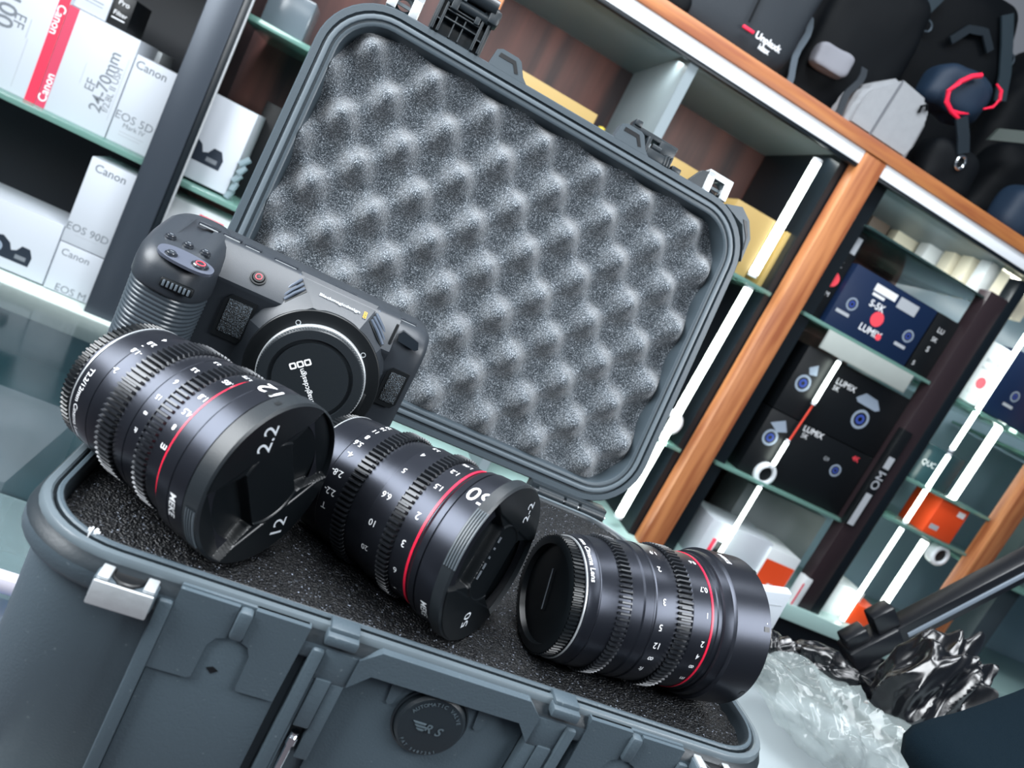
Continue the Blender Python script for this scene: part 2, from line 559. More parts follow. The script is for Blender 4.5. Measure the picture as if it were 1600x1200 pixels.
# ------------------------------------------------------------------ right display cabinet
cabR = empty('display_cabinet', 'orange wood framed glass cabinet with lit shelves, behind and right of the open case', 'cabinet', (1.1, 1.3, -1.1))
cr = W((1.1, 1.3, -1.1))
OW = MATS['orange_wood']; OWR = MATS['orange_wood_rail']
YR = 1.28
def lx(x, y=YR): return L(x, 0, y)[0]
def lz(z, y=YR): return L(0, z, y)[1]
for a, b_ in ((.134, .156), (1.019, 1.081), (1.955, 2.015)):
    MB(cr).box(lx(a), lx(b_), YR, YR + .04, -1.1, lz(.705), .002).build('post', OW, cabR)
RT = lz(.737)
MB(cr).box(lx(.134), 3.2, YR - .004, YR + .45, lz(.706), RT, .002).build('top_rail', OWR, cabR)
for a, b_ in ((.156, 1.019), (1.081, 1.955), (2.015, 3.0)):
    MB(cr).box(lx(a), lx(b_), YR + .004, YR + .03, lz(.676), lz(.706), .001).build('valance', VAL, cabR)
    MB(cr).box(lx(a), lx(b_), YR + .006, YR + .02, lz(.668), lz(.676), .0005).build('sliding_track', DARKF, cabR)
MB(cr).box(lx(.14), 3.2, YR + .03, 1.70, lz(.69), lz(.705)).build('cabinet_ceiling', GREYL, cabR, 0)
MB(cr).box(.13, 1.57, 1.70, 1.715, -1.1, lz(.70)).build('back_panel', MATS['dark_wood'], cabR, 0)
MB(cr).box(1.57, 3.2, 1.70, 1.715, -1.1, lz(.70)).build('back_panel', PALEB, cabR, 0)
MB(cr).box(lx(.553, 1.3), lx(.575, 1.3), 1.30, 1.69, -.36, lz(.69)).build('partition', GREYL, cabR, 0)
MB(cr).box(lx(.990, 1.3), lx(1.03, 1.3), 1.325, 1.69, -.36, lz(.69)).build('partition', DARKF, cabR, 0)
MB(cr).box(lx(1.072, 1.3), lx(1.13, 1.3), 1.325, 1.69, -.36, lz(.69)).build('partition', DARKF, cabR, 0)
MB(cr).box(lx(1.515, 1.3), lx(1.575, 1.3), 1.30, 1.34, -.36, lz(.60), .002).build('door_stile', mat('brown_stile', '#2c2226', .4), cabR)
MB(cr).box(lx(1.575, 1.3), lx(1.605, 1.3), 1.30, 1.34, -.36, lz(.66), .002).build('door_stile', DARKF, cabR)
for xs, xe, z in ((.156, .99, .335), (.156, .99, -.09), (1.09, 1.52, .335), (1.09, 1.52, -.08), (1.58, 1.95, .332), (1.58, 1.95, .095), (1.58, 1.95, -.02), (2.0, 2.9, .30), (2.0, 2.9, -.05)):
    MB(cr).box(lx(xs, 1.31), lx(xe, 1.31), 1.31, 1.69, lz(z, 1.31) - .009, lz(z, 1.31), .001).build('glass_shelf', SHELFG, cabR)
MB(cr).box(lx(.14), 3.2, 1.285, 1.69, lz(-.395), lz(-.352), .002).build('base_shelf', mat('pale_glass', '#a9c8c4', .15, spec=.6), cabR)
MB(cr).box(lx(.14), 3.2, 1.33, 1.69, -1.1, lz(-.395)).build('base_cupboard', DARKF, cabR, 0)

MB(cr).box(lx(1.12, 1.31), lx(1.55, 1.31), 1.31, 1.69, lz(.575, 1.31) - .006, lz(.575, 1.31), .001).build('glass_shelf', mat('dim_glass', '#46605f', .1, trans=.6), cabR)
# things in bay A
GB = 'gold cartons behind the lid'
GM = [BLACKC]
pbox('gold_box', 'long gold carton showing just above the lid rim, left bay', 'box', .20, .428, .335, .478, 1.33, .12, GOLD, (), GB)
pbox('gold_box', 'gold carton peeping out between the two lid latches, behind the grey partition', 'box', .60, .70, .335, .484, 1.33, .12, GOLD, (), GB)
pbox('gold_box', 'gold carton with a round black 0 beside the lid corner', 'box', .80, .908, .335, .477, 1.33, .12, GOLD,
     [('text', '0', .868, .358, .035, 0, 1, .02)], GB, GM)
pbox('gold_box', 'narrow gold carton to the right of the glowing tube by the orange post', 'box', .945, .972, .335, .47, 1.36, .1, GOLD, (), GB)
b = MB()
X, Z = L(.453, .455, 1.34)
b.M = Matrix.Translation((X, 1.36, lz(.335, 1.31)))
b.lathe([(.0, 0), (.014, 0), (.016, .004), (.016, .1), (.013, .112), (.008, .12), (.008, .135), (0, .137)], 24)
tag(b.build('yellow_bottle', mat('yellow_plastic', '#c9b23f', .4)), 'yellow bottle top showing above the lid rim next to the gold carton', 'bottle')


for xa_, xb_, w_ in ((.17, 1.0, 1.8), (1.10, 1.50, 2.2), (1.60, 1.94, 1.6), (2.03, 2.6, 1.5)):  # unseen strips added behind the valance to brighten boxes and back panel
    area_lamp('added_valance_light', ((lx(xa_) + lx(xb_)) / 2, 1.36, lz(.676)), ((lx(xa_) + lx(xb_)) / 2, 1.55, .0), lx(xb_) - lx(xa_), .05, w_, (0.95, 1.0, 0.98))


def tube_light(label, x, z0, z1, y, r, grp='light tubes in the cabinets'):
    X, _ = L(x, 0, y); Z0 = lz(z0, y); Z1 = lz(z1, y)
    c = Vector((X, y, Z0))
    t = empty('light_tube', label, 'lamp', c, group=grp)
    n = 14
    g = MB()
    g.tube([(0, 0, .008), (0, 0, Z1 - Z0 - .008)], r, n)
    g.build('glowing_tube', TUBE, t)
    for za, zb in ((0, .008), (Z1 - Z0 - .008, Z1 - Z0)):
        MB().tube([(0, 0, za), (0, 0, zb)], r * 1.05, n).build('end_cap', VAL, t)


tube_light('thick glowing white tube left of the orange post, upper half', .923, .345, .636, 1.33, .011)
tube_light('thick glowing white tube left of the orange post, lower half', .931, -.31, .325, 1.33, .0105)
tube_light('glowing stand-in for a tube reflection beside the orange post, uppermost of two', .971, .118, .246, 1.36, .0048)  # this stick and the next are side glass reflections built as emitters
tube_light('glowing stand-in for a tube reflection beside the orange post, lowermost of two', .975, -.10, .078, 1.36, .0048)
o = MB().box(lx(.952, 1.4), lx(.972, 1.4), 1.40, 1.42, lz(.345, 1.4), lz(.63, 1.4), .003).build('reflection_strip', mat('reflection_grey', '#8a99a2', .25, metal=.7))  # solid grey strip in place of the tube's reflection
tag(o, 'grey strip standing in for the reflection just right of the thick upper tube', 'strip')


def grommet(label, x, z, y):
    X, Z = L(x, z, y)
    t = empty('cable_grommet', label, 'grommet', (X, y, Z), group='cable grommets')
    M_ = Matrix.Rotation(R(90), 4, 'X')
    MB(M_).lathe([(.019, -.02), (.030, -.02), (.031, .004), (.026, .008), (.020, .008), (.019, .0), (.019, -.02)], 32).build('ring', VAL, t)
    MB(M_).lathe([(.0, .001), (.0188, .001), (.0188, -.018), (0, -.018)], 32).build('hole', BLACKC, t)


grommet('white ringed black cable hole at the lid side, left of the orange post', .927, -.041, 1.33)
grommet('white ringed black cable hole on the thin tube, right of the orange post', 1.227, -.057, 1.33)
grommet('white ringed black cable hole below the orange carton', 1.84, -.056, 1.33)

# bay B
LB = 'camera boxes in the right cabinet'
BM = [WHITE, REDP, NAVY, GLASSLIKE, STEELP, INKL, BLACKC, ORC, REDC]
def lensprint(x, z, r):
    return [('disc', x, z, r, 5), ('disc', x, z, r * .72, 7), ('disc', x, z, r * .5, 4), ('disc', x, z, r * .25, 7)]
pbox('camera_box', 'navy camera carton with a red dot between two pictured lenses', 'box', 1.150, 1.412, .335, .489, 1.32, .12, NAVY,
     lensprint(1.191, .403, .016) + lensprint(1.375, .403, .016) +
     [('disc', 1.273, .401, .0185, 2), ('text', 'LUMIX', 1.275, .369, .024, 0, 1, .02), ('disc', 1.302, .366, .008, 2),
      ('rect', 1.16, 1.20, .371, .379, 6), ('rect', 1.35, 1.385, .370, .378, 6), ('rect', 1.222, 1.29, .456, .474, 1), ('rect', 1.225, 1.262, .445, .452, 1),
      ('text', 'S-5K', 1.255, .428, .024, 0, 1, .02), ('rect', 1.30, 1.36, .448, .475, 6)], LB, BM)
pbox('camera_box', 'black carton with small white print at the right side of the navy camera carton', 'box', 1.416, 1.50, .335, .489, 1.33, .12, BLACKC,
     [('text', 'LU', 1.45, .452, .018, 0, 1), ('text', '5K', 1.447, .427, .016, 0, 1), ('text', 'S', 1.445, .40, .02, 0, 1), ('text', '5', 1.43, .355, .016, 0, 1)], LB, BM)
pbox('camera_box', 'dark carton with red dot half hidden by the orange post, top left of its bay', 'box', 1.092, 1.135, .335, .55, 1.34, .1, BLACKC,
     [('rect', 1.098, 1.128, .50, .54, 6), ('text', '5K', 1.105, .468, .02, 0, 1), ('disc', 1.111, .43, .018, 2), ('text', 'LUM', 1.108, .395, .016, 0, 1)], LB, BM)
o = MB().box(lx(1.172, 1.31), lx(1.447, 1.31), 1.302, 1.31, lz(.278, 1.305), lz(.327, 1.305), .001).build('price_strip', mat('grey_strip', '#a5aca8', .5, var=.1, vscale=20))
tag(o, 'pale grey shelf strip under the navy camera carton', 'strip')
pbox('camera_box', 'black carton with a large pictured camera, middle shelf right of the orange post, upper one', 'box', 1.15, 1.49, .10, .272, 1.335, .12, BLACKC,
     lensprint(1.187, .185, .022) + lensprint(1.384, .171, .026) + [('text', 'LUMIX', 1.297, .229, .022, 0, 1, .01), ('text', '5K', 1.276, .211, .018, 0, 1),
     ('poly', [(1.34, .215), (1.36, .235), (1.40, .232), (1.42, .212), (1.41, .205), (1.35, .207)], 5), ('poly', [(1.18, .225), (1.2, .24), (1.21, .215), (1.19, .21)], 5)], LB, BM)
pbox('camera_box', 'black carton with two pictured lenses under the upper black carton', 'box', 1.15, 1.49, -.078, .098, 1.335, .12, BLACKC,
     lensprint(1.186, .031, .022) + lensprint(1.402, .028, .017) + [('text', 'LUMIX', 1.287, .090, .022, 0, 1, .01), ('text', '5K', 1.27, .072, .018, 0, 1),
     ('text', 'G9', 1.36, .045, .014, 0, 6), ('text', '4K', 1.437, .078, .02, 0, 2), ('poly', [(1.165, .065), (1.2, .085), (1.22, .06), (1.195, .05)], 5)], LB, BM)
pbox('carton', 'white carton with a red corner label on the bottom shelf beside the orange post', 'box', 1.168, 1.362, -.352, -.215, 1.33, .14, PAPER,
     [('poly', [(1.195, -.262), (1.207, -.262), (1.207, -.30), (1.195, -.30)], 9), ('rect', 1.21, 1.232, -.30, -.265, 7)], LB, BM)
pbox('carton', 'white and orange carton printed 2V at the brown stile, bottom shelf', 'box', 1.364, 1.462, -.352, -.225, 1.32, .14, PAPER2,
     [('rect', 1.366, 1.46, -.35, -.256, 8), ('text', '2V', 1.425, -.33, .034, 0, 1, .02)], LB, BM)
pbox('carton', 'large grey carton standing behind the thin tube, lower shelf', 'box', 1.20, 1.46, -.345, -.095, 1.5, .12, mat('mid_grey_card', '#767d80', .5, var=.25, vscale=6), (), LB, BM)
pbox('tall_box', 'slim dark carton with pale letters printed upward, beside the brown stile', 'box', 1.515, 1.548, -.085, .20, 1.29, .02, BLACKC,
     [('text', 'OM', 1.532, .052, .034, 90, 6, .01), ('rect', 1.522, 1.542, -.083, .012, 6), ('rect', 1.522, 1.542, .088, .122, 6)], LB, BM)
pbox('carton', 'slim white carton standing at the foot of the brown stile', 'box', 1.507, 1.53, -.352, -.262, 1.295, .03, PAPER2, [('rect', 1.507, 1.512, -.35, -.28, 9)], LB, BM)
tube_light('thin glowing tube right of the orange post, topmost piece', 1.243, .15, .278, 1.315, .0055)
tube_light('thin glowing tube right of the orange post, piece just above the cable hole', 1.235, -.035, .046, 1.315, .0055)
tube_light('thin glowing tube right of the orange post, piece below the cable hole', 1.235, -.30, -.085, 1.315, .0055)
X, _ = L(1.238, 0, 1.318)
tag(MB().tube([(X + .006, 1.318, lz(.155, 1.318)), (X + .003, 1.318, lz(.1, 1.318)), (X, 1.318, lz(.045, 1.318))], .0026).build('red_wire', REDW), 'red wire joining two pieces of the thin tube', 'wire')
# receding row of solid cream boxes, built for a reflection in the glass
xs = [1.20, 1.262, 1.285, 1.350, 1.362, 1.405, 1.43, 1.515, 1.53, 1.62]
for i, (a, c_) in enumerate(((1.197, 1.264), (1.290, 1.352), (1.364, 1.412), (1.416, 1.455), (1.470, 1.512), (1.54, 1.64))):
    y = 1.62 - .055 * i
    zt = .617 + .014 * i; zb = .508 + .018 * i
    X0, Z0 = L(a, zb, y); X1, Z1 = L(c_, zt, y)
    zb_ = lz(.575, 1.31)
    o = MB().box(X0, X1, y, y + .04, zb_, Z1 + .012, .002).build('reflected_file_box', [CREAM, PAPER2, CREAM, CREAM, PAPER2, CREAM][i])
    tag(o, ['cream', 'second cream', 'third cream', 'fourth cream', 'fifth cream', 'sixth cream'][i] + ' reflected file box counted from the orange post, top shelf row', 'box', 'cream file boxes reflected in the glass')
o = MB().box(lx(1.135, 1.6), lx(1.19, 1.6), 1.63, 1.66, lz(.575, 1.31), lz(.63, 1.6), .002).build('reflected_file_box', mat('brown_card', '#5d5148', .6))
tag(o, 'brown file box at the dark left end of the reflected cream row', 'box')
# right half of bay B
pbox('camera_box', 'pale carton with a faint red dot behind the long tube, right of the brown stile', 'box', 1.604, 1.672, .335, .497, 1.35, .12, PAPER2,
     [('disc', 1.64, .392, .016, 2), ('text', 'LUMIX', 1.638, .362, .016, 0, 6), ('rect', 1.615, 1.66, .445, .455, 6), ('rect', 1.615, 1.655, .425, .432, 6)], LB, BM)
pbox('camera_box', 'navy camera carton at the right image edge with one pictured lens', 'box', 1.69, 1.93, .335, .51, 1.36, .12, NAVY,
     lensprint(1.757, .405, .015) + [('rect', 1.735, 1.77, .372, .38, 6), ('disc', 1.84, .40, .018, 2)], LB, BM)
pbox('orange_box', 'bright orange carton on the glass shelf above the lower cable hole', 'box', 1.745, 1.848, -.017, .088, 1.325, .1, ORC,
     [('rect', 1.815, 1.84, .06, .075, 1), ('rect', 1.755, 1.785, .0, .014, 6)], LB, BM)
pbox('carton', 'pale carton on the bottom shelf behind the tripod handle', 'box', 1.605, 1.70, -.352, -.24, 1.35, .12, PAPER2, (), LB, BM)
pbox('orange_box', 'orange carton low on the bottom shelf, next to the tripod clamp', 'box', 1.698, 1.79, -.352, -.275, 1.33, .1, ORC,
     [('text', '2V', 1.735, -.335, .026, 0, 1)], LB, BM)
pbox('carton', 'dark glassy carton printed QUC on the middle shelf, left of the long tube', 'box', 1.605, 1.74, .097, .20, 1.36, .1, mat('dark_teal_card', '#2c454b', .25),
     [('text', 'QUC', 1.64, .15, .022, 0, 1)], LB, BM)
tube_light('long thin glowing tube in the right half, upper piece', 1.678, .205, .56, 1.32, .0062)
tube_light('long thin glowing tube in the right half, middle piece', 1.680, -.02, .20, 1.32, .0062)
tube_light('long thin glowing tube in the right half, lower piece', 1.682, -.34, -.025, 1.32, .0062)
tube_light('broad glowing tube further right, upper piece', 1.768, .092, .345, 1.40, .011)
tube_light('broad glowing tube further right, lower piece', 1.772, -.335, -.03, 1.40, .011)
# bay C
pbox('carton', 'murky grey carton right of the second orange post', 'box', 2.06, 2.25, -.05, .25, 1.4, .1, mat('murky_card', '#5c6a6a', .4, var=.3, vscale=7), (), LB, BM)
pbox('carton', 'dark grey upright carton at the right edge behind the tripod handle', 'box', 2.10, 2.17, -.352, -.06, 1.36, .1, mat('slate_card', '#3f4a50', .4), (), LB, BM)

# ------------------------------------------------------------------ hard case
CW, CD = 0.37, 0.2627
case = empty('equipment_case', 'open black hard plastic equipment case filled with foam, holding the camera and three lenses', 'case', (.185, .13, -.135))
CM = W((.185, .13, -.135))


def base_rings(prof, dr=0.0):
    return [[(x, y, z) for x, y in rrect(-o, -o, CW + o, CD + o, .034 + o + dr, 10)] for o, z in prof]


shell = MB(CM)
shell.mi = 1
shell.loft(base_rings([(-.004, -.075), (-.0015, -.003), (-.0004, -.0006), (.0003, 0), (.0006, -.0001)]), True, True)
shell.mi = 0
shell.loft(base_rings([(.0006, -.0001), (.0020, 0), (.0026, -.0008)]), True)
shell.mi = 1
shell.loft(base_rings([(.0026, -.0008), (.0027, -.0034), (.0036, -.0034)]), True)
shell.loft(base_rings([(.0085, -.0036), (.0096, -.0056), (.0108, -.0072), (.0115, -.0088)]), True)
shell.mi = 0
shell.loft(base_rings([(.0115, -.0088), (.0115, -.0150), (.0100, -.0172), (.0052, -.0185), (.0040, -.030), (.0030, -.125), (-.004, -.1345), (-.02, -.135)]), True, False, True)
YB = -.0042          # recessed front wall
YP = -.0112          # panel face


def fp(poly, y0, y1):
    shell.prism(poly, lambda a, b, d: (a, d, b), y0, y1)


def fr(x0, x1, z0, z1, y0, y1=-.002, bev=.0006):
    shell.box(x0, x1, min(y0, y1), max(y0, y1), z0, z1, bev)


for mir in (0, 1):
    q = (lambda x: x) if not mir else (lambda x: .371 - x)
    def frm(x0, x1, z0, z1, y0, bev=.0006):
        a, b = sorted((q(x0), q(x1)))
        fr(a, b, z0, z1, y0, -.002, bev)
    # hasp boss with its padlock hole
    frm(.0298, .0302 + .0235, -.0155, -.0062, -.0172, .0008)
    # ribs either side of the latch bay
    frm(.0548, .0606, -.128, -.0098, -.0138, .0012)
    frm(.1198, .1252, -.128, -.0102, -.0138, .0012)
    # latch bay panels with the horse-shoe shaped cut-out
    frm(.0608, .1150, -.0165, -.0022, -.0100, .0004)
    P = [(.0608, -.0030), (.0852, -.0030), (.0852, -.0185), (.0815, -.0198), (.0792, -.0240), (.0788, -.0405), (.0772, -.0415), (.0608, -.0415)]
    fp([(q(a), b) for a, b in P], -.0122, -.002)
    P = [(.0918, -.0022), (.1155, -.0022), (.1145, -.0412), (.0982, -.0412), (.0976, -.0398), (.0972, -.0240), (.0950, -.0198), (.0918, -.0185)]
    fp([(q(a), b) for a, b in P], -.0122, -.002)
    frm(.0608, .1150, -.128, -.0165, -.0106, .0004)
    frm(.0856, .0916, -.0174, -.0034, -.0146, .0016)
    # diamond dent
    # plate with pin slot beside the handle recess
    frm(.1254, .1405, -.0250, -.0096, -.0118, .0006)
    frm(.1268, .1338, -.0490, -.0238, -.0128, .0005)
    frm(.1254, .1266, -.128, -.0250, -.0118, .0003)
    frm(.1340, .1400, -.0655, -.0250, -.0118, .0006)
    # lug on the rim
    frm(.1225, .1372, -.0062, -.0012, -.0146, .0012)
    frm(.1232, .1365, -.0030, .0008, -.0112, .0008)
# handle brow and recess
fp([(.1405, -.0096), (.1486, -.0028), (.2224, -.0028), (.2305, -.0096), (.2305, -.0240), (.2224, -.0152), (.1486, -.0152), (.1405, -.0240)], -.0128, -.002)
fr(.1405, .2305, -.128, -.0150, -.0058, -.002, .0004)
fp([(.1602, -.0150), (.1680, -.0150), (.1650, -.0290), (.1632, -.0302), (.1618, -.0288)], -.0068, -.002)
fp([(.2115, -.0150), (.2040, -.0150), (.2060, -.0290), (.2078, -.0302), (.2095, -.0288)], -.0068, -.002)
shell.build('base_shell', [CASE, CASEB], case, 40)
g = MB(CM)
g.loft(base_rings([(.0036, -.0034), (.0041, -.0012), (.0050, -.0006), (.0076, -.0008), (.0084, -.0020), (.0086, -.0038)]), True)
tag(g.build('gasket', GASK, case), 'grey rubber gasket', None)
# dent / small chip
d = MB(CM)
d.prism([(.0832, -.0352), (.0856, -.0340), (.0882, -.0354), (.0858, -.0375)], lambda a, b, dd: (a, dd, b), -.0109, -.0102)
d.build('chip_mark', BODYD, case)
fl = MB(CM)
for k in range(6):
    a = k * 1.05
    fl.box(.0205 + .0016 * cos(a), .0215 + .0020 * cos(a), .0012 + .0012 * sin(a), .0026 + .0016 * sin(a), -.0030, .0004 + .0002 * k, .0002)
fl.build('fluff_speck', WHITE, case)
for mir in (0, 1):
    q = (lambda x: x) if not mir else (lambda x: .371 - x)
    a, b_ = sorted((q(.0302), q(.0532)))
    h = MB(CM)
    h.box(a, b_, -.0190, -.0174, -.0172, -.0064, .0006)
    h.box(a + .0005, a + .005, -.0176, -.0085, -.0064, -.0048, .0005)
    h.box(b_ - .005, b_ - .0005, -.0176, -.0085, -.0064, -.0048, .0005)
    h.build('hasp_plate', STEEL, case)
    hc = MB(Matrix.Translation(-Vector((.185, .13, -.135)) + Vector(((a + b_) / 2, -.0112, -.0060))))
    hc.lathe([(.0066, -.001), (.0068, .0007), (.0062, .0010), (.0058, .0002), (.0056, -.0001), (0, -.0001)], 32)  # shallow dark disc paints the shade inside the hole
    hc.build('padlock_hole', mat('hole_shade', '#05070a', .3), case)
    pn = MB(CM)
    xx = q(.1302)
    pn.tube([(xx, -.0095, -.054), (xx, -.0095, -.11)], .0020, 14)
    pn.tube([(xx, -.0098, -.0560), (xx, -.0098, -.0600)], .0027, 14)
    pn.build('hinge_pin', CHROME, case)
vm = Matrix.Translation(-Vector((.185, .13, -.135)) + Vector((.1855, -.0058, -.0325))) @ Matrix.Rotation(R(90), 4, 'X')
v = MB(vm)
v.lathe([(.0180, -.001), (.0180, .0010), (.0172, .0014), (.0166, .0010), (.0163, .0034), (.0150, .0046), (.0100, .0052), (0, .0054)], 56)
val = v.build('pressure_valve', CASEB, case)
e = MB(vm)
for i, ch in enumerate('AUTOMATIC VALVE'):
    t = R(150 - i * 8.6)
    e.text(ch, .0026, lambda p, r_, t=t: (.0128 * cos(t) + p * sin(t) + r_ * cos(t), .0128 * sin(t) - p * cos(t) + r_ * sin(t), .0052), .02)
for i, ch in enumerate('PAT 5487261'):
    t = R(222 + i * 8.0)
    e.text(ch, .0022, lambda p, r_, t=t: (.0135 * cos(t) - p * sin(t) - r_ * cos(t), .0135 * sin(t) + p * cos(t) - r_ * sin(t), .0051), .02)
# winged emblem
for k in range(3):
    e.prism([(-.0092 + .0014 * k, .0018 - .0016 * k), (-.0028 + .0006 * k, .0018 - .0016 * k), (-.0032 + .0006 * k, .0010 - .0016 * k), (-.0080 + .0014 * k, .0010 - .0016 * k)], lambda a, b, d: (a, b, d), .0050, .0058)
e.text('R', .0062, lambda p, r_: (-.0005 + p + .25 * r_, r_, .0058), .02)
e.text('S', .0062, lambda p, r_: (.0045 + p + .25 * r_, r_ - .0004, .0057), .02)
e.build('embossed_lettering', mat('emboss_highlight', '#4f5b62', .3), val)  # lighter colour paints the highlights on letters moulded in the valve's own colour

# ---- lid
TH = R(79.22)
LO = Vector((0, .2988, .0183)); LT = Vector((0, cos(TH), sin(TH))); LN = Vector((0, sin(TH), -cos(TH)))
LMX = CM @ Matrix(((1, LT.x, LN.x, LO.x), (0, LT.y, LN.y, LO.y), (0, LT.z, LN.z, LO.z), (0, 0, 0, 1)))   # (x, t, h)


def lid_rings(prof):
    return [[(x, y, h) for x, y in rrect(-o, -o, CW + o, CD + o, .034 + o, 10)] for o, h in prof]


lb = MB(LMX)
lb.loft(lid_rings([(-.004, .040), (-.0006, .002), (-.0002, -.0002), (.0006, -.0008), (.0028, -.0008), (.0034, .0008), (.0046, .0008), (.0050, -.0002)]), True, True)
lb.loft(lid_rings([(.0092, -.0002), (.0096, .0018), (.0108, .0018), (.0112, -.0012), (.0160, -.0012), (.0170, .0), (.0170, .0090), (.0150, .0115), (.0060, .0130), (.0045, .044), (-.002, .050), (-.02, .051)]), True, False, True)
# corner ear beside the right hasp, with its slot
lb.prism([(.352, .279), (.368, .284), (.3800, .2760), (.3885, .262), (.3890, .240), (.384, .255), (.375, .270), (.352, .2785)], lambda a, b, d: (a, b, d), .001, .012)
# locating lugs between the latches
for x0 in (.1085, .2300):
    w = .0355
    lb.prism([(x0, .2790), (x0 + .0022, .2925), (x0 + .0065, .2950), (x0 + w * .58, .2950), (x0 + w * .68, .2935), (x0 + w * .86, .2830), (x0 + w, .2790)], lambda a, b, d: (a, b, d), -.0010, .011)
lid = lb.build('lid', LIDM, case, 40)
sl = MB(LMX)
sl.loft(lid_rings([(.0050, -.0002), (.0054, -.0013), (.0070, -.0017), (.0086, -.0013), (.0092, -.0002)]), True)
sl.build('lid_seal', LSEAL, lid)
for x0 in (.1085, .2300):
    sk = MB(LMX)
    w = .0355
    sk.prism([(x0 + .0055, .2880), (x0 + .0060, .2915), (x0 + w * .56, .2915), (x0 + w * .72, .2830), (x0 + w * .64, .2822), (x0 + w * .52, .2882)], lambda a, b, d: (a, b, d), -.0014, -.0004)
    sk.build('lug_pocket', LENSD, lid)
sk = MB(LMX)
sk.prism([(.3735, .2745), (.3775, .2745), (.3845, .2630), (.3860, .250), (.3835, .2610)], lambda a, b, d: (a, b, d), .0003, .0016)
sk.build('corner_slot', LENSD, lid)
for a, b_, gl in ((.0190, .0450, 0), (.3240, .3500, 1)):
    h = MB(LMX)
    h.box(a, a + .0075, .2795, .2975, .0002, .012, .0006)
    h.box(b_ - .0075, b_, .2795, .2975, .0002, .012, .0006)
    h.box(a, b_, .2930, .2990, .0002, .012, .0006)
    h.build('hasp_plate', STEEL, lid)
    hh = MB(LMX @ Matrix.Translation(((a + b_) / 2, .2862, .003)))
    hh.lathe([(.0070, -.002), (.0070, .006), (.0058, .006), (.0058, -.002)], 28)
    hh.box(-.006, .006, -.0012, .0012, .0015, .003)
    hh.build('padlock_hole', mat('hole_grey', '#59646a', .4), lid)
# latches swung up (left one folded open towards us, right one tipped back)
lt = MB(LMX)
for x0 in (.0560, .0605, .0905, .0960):
    lt.box(x0, x0 + .0022, .2795, .3230, -.0040, .006, .0005)
lt.box(.0545, .1005, .2795, .3230, .004, .0075, .0006)
for tt in (.2985, .3010, .2920):
    lt.box(.0620, .0930, tt, tt + .0012, -.0030, .005, .0003)
lt.box(.0560, .0628, .2885, .2895, -.0038, .005)
lt.box(.0908, .0982, .2885, .2895, -.0038, .005)
for xx in (.0715, .0790):
    lt.box(xx, xx + .0010, .2800, .2980, -.0020, .005)
lt.tube([(.0600, .3075, -.002), (.0955, .3075, -.002)], .0040, 16)
lt.tube([(.0580, .3180, -.006), (.0975, .3180, -.006)], .0058, 16)
lt.box(.0935, .1030, .3045, .3170, -.0080, .004, .0022)
lt.box(.0640, .0700, .3000, .3130, -.0062, .002, .0008)
lt.box(.0850, .0895, .2990, .3100, -.0050, .002, .0008)
lt.prism([(.068, .322), (.073, .334), (.085, .336), (.094, .328), (.094, .320)], lambda a, b, d: (a, b, d), -.004, .004)
latch = lt.build('latch', CASEB, case)
bar = MB(LMX)
bar.tube([(.0640, .3118, -.0064), (.0735, .3118, -.0064)], .0022, 12)
bar.build('latch_pin', CHROME, latch)
lt = MB(LMX)
lt.box(.2620, .2870, .2790, .2870, -.001, .010, .001)
lt.box(.2590, .2630, .2790, .2960, .000, .012, .001)
lt.box(.2430, .2900, .2960, .3010, .004, .016, .0012)
lt.box(.2430, .2500, .2990, .3045, .002, .016, .001)
lt.box(.2720, .2890, .2870, .2990, .003, .015, .001)
for k in range(3):
    lt.box(.2800 + .0028 * k, .2815 + .0028 * k, .2790, .2890, -.002, .006, .0004)
lt.box(.2900, .3000, .2795, .2850, .001, .010, .0015)
lt.tube([(.2650, .2895, .002), (.2740, .2895, .002)], .003, 12)
lt.prism([(.309, .2795), (.318, .2945), (.3235, .2960), (.3235, .2795)], lambda a, b, d: (a, b, d), .001, .010)
lt.build('latch', CASEB, case)
# hinge
for s in (0, 1):
    hg = MB(CM)
    for a, b_ in ((.2965, .3215), (.3245, .3365), (.3400, .3640)):
        if s: a, b_ = CW - b_, CW - a
        hg.tube([(a, .2868, -.0035), (b_, .2868, -.0035)], .0048, 18)
    a, b_ = (.29, .366) if not s else (.004, .08)
    hg.box(a, b_, .268, .287, -.012, -.0062, .001)
    hg.box(a, b_, .2868, .301, -.010, .003, .001)
    hg.build('hinge', CASEB, case)
hp = MB(CM)
hp.tube([(.29, .2868, -.0035), (.366, .2868, -.0035)], .0019, 10)
hp.build('hinge_pin', CHROME, case)

# ---- egg crate foam in the lid


def egg(u, v_):
    x = .0008 + u * (CW - .0016); t = .0008 + v_ * (CD - .0016)
    c = cos(2 * pi * (x - .0235) / .0515) * cos(2 * pi * (t - .2445) / .0575)
    w = noise.noise(Vector((x * 30, t * 30, 3))) * .0012 + noise.noise(Vector((x * 90, t * 90, 5))) * .0005
    k = ((1 + c) / 2)
    k = k ** 2.0
    k = k * (1.25 - .25 * k)
    return x, t, .0195 - .0225 * k + w


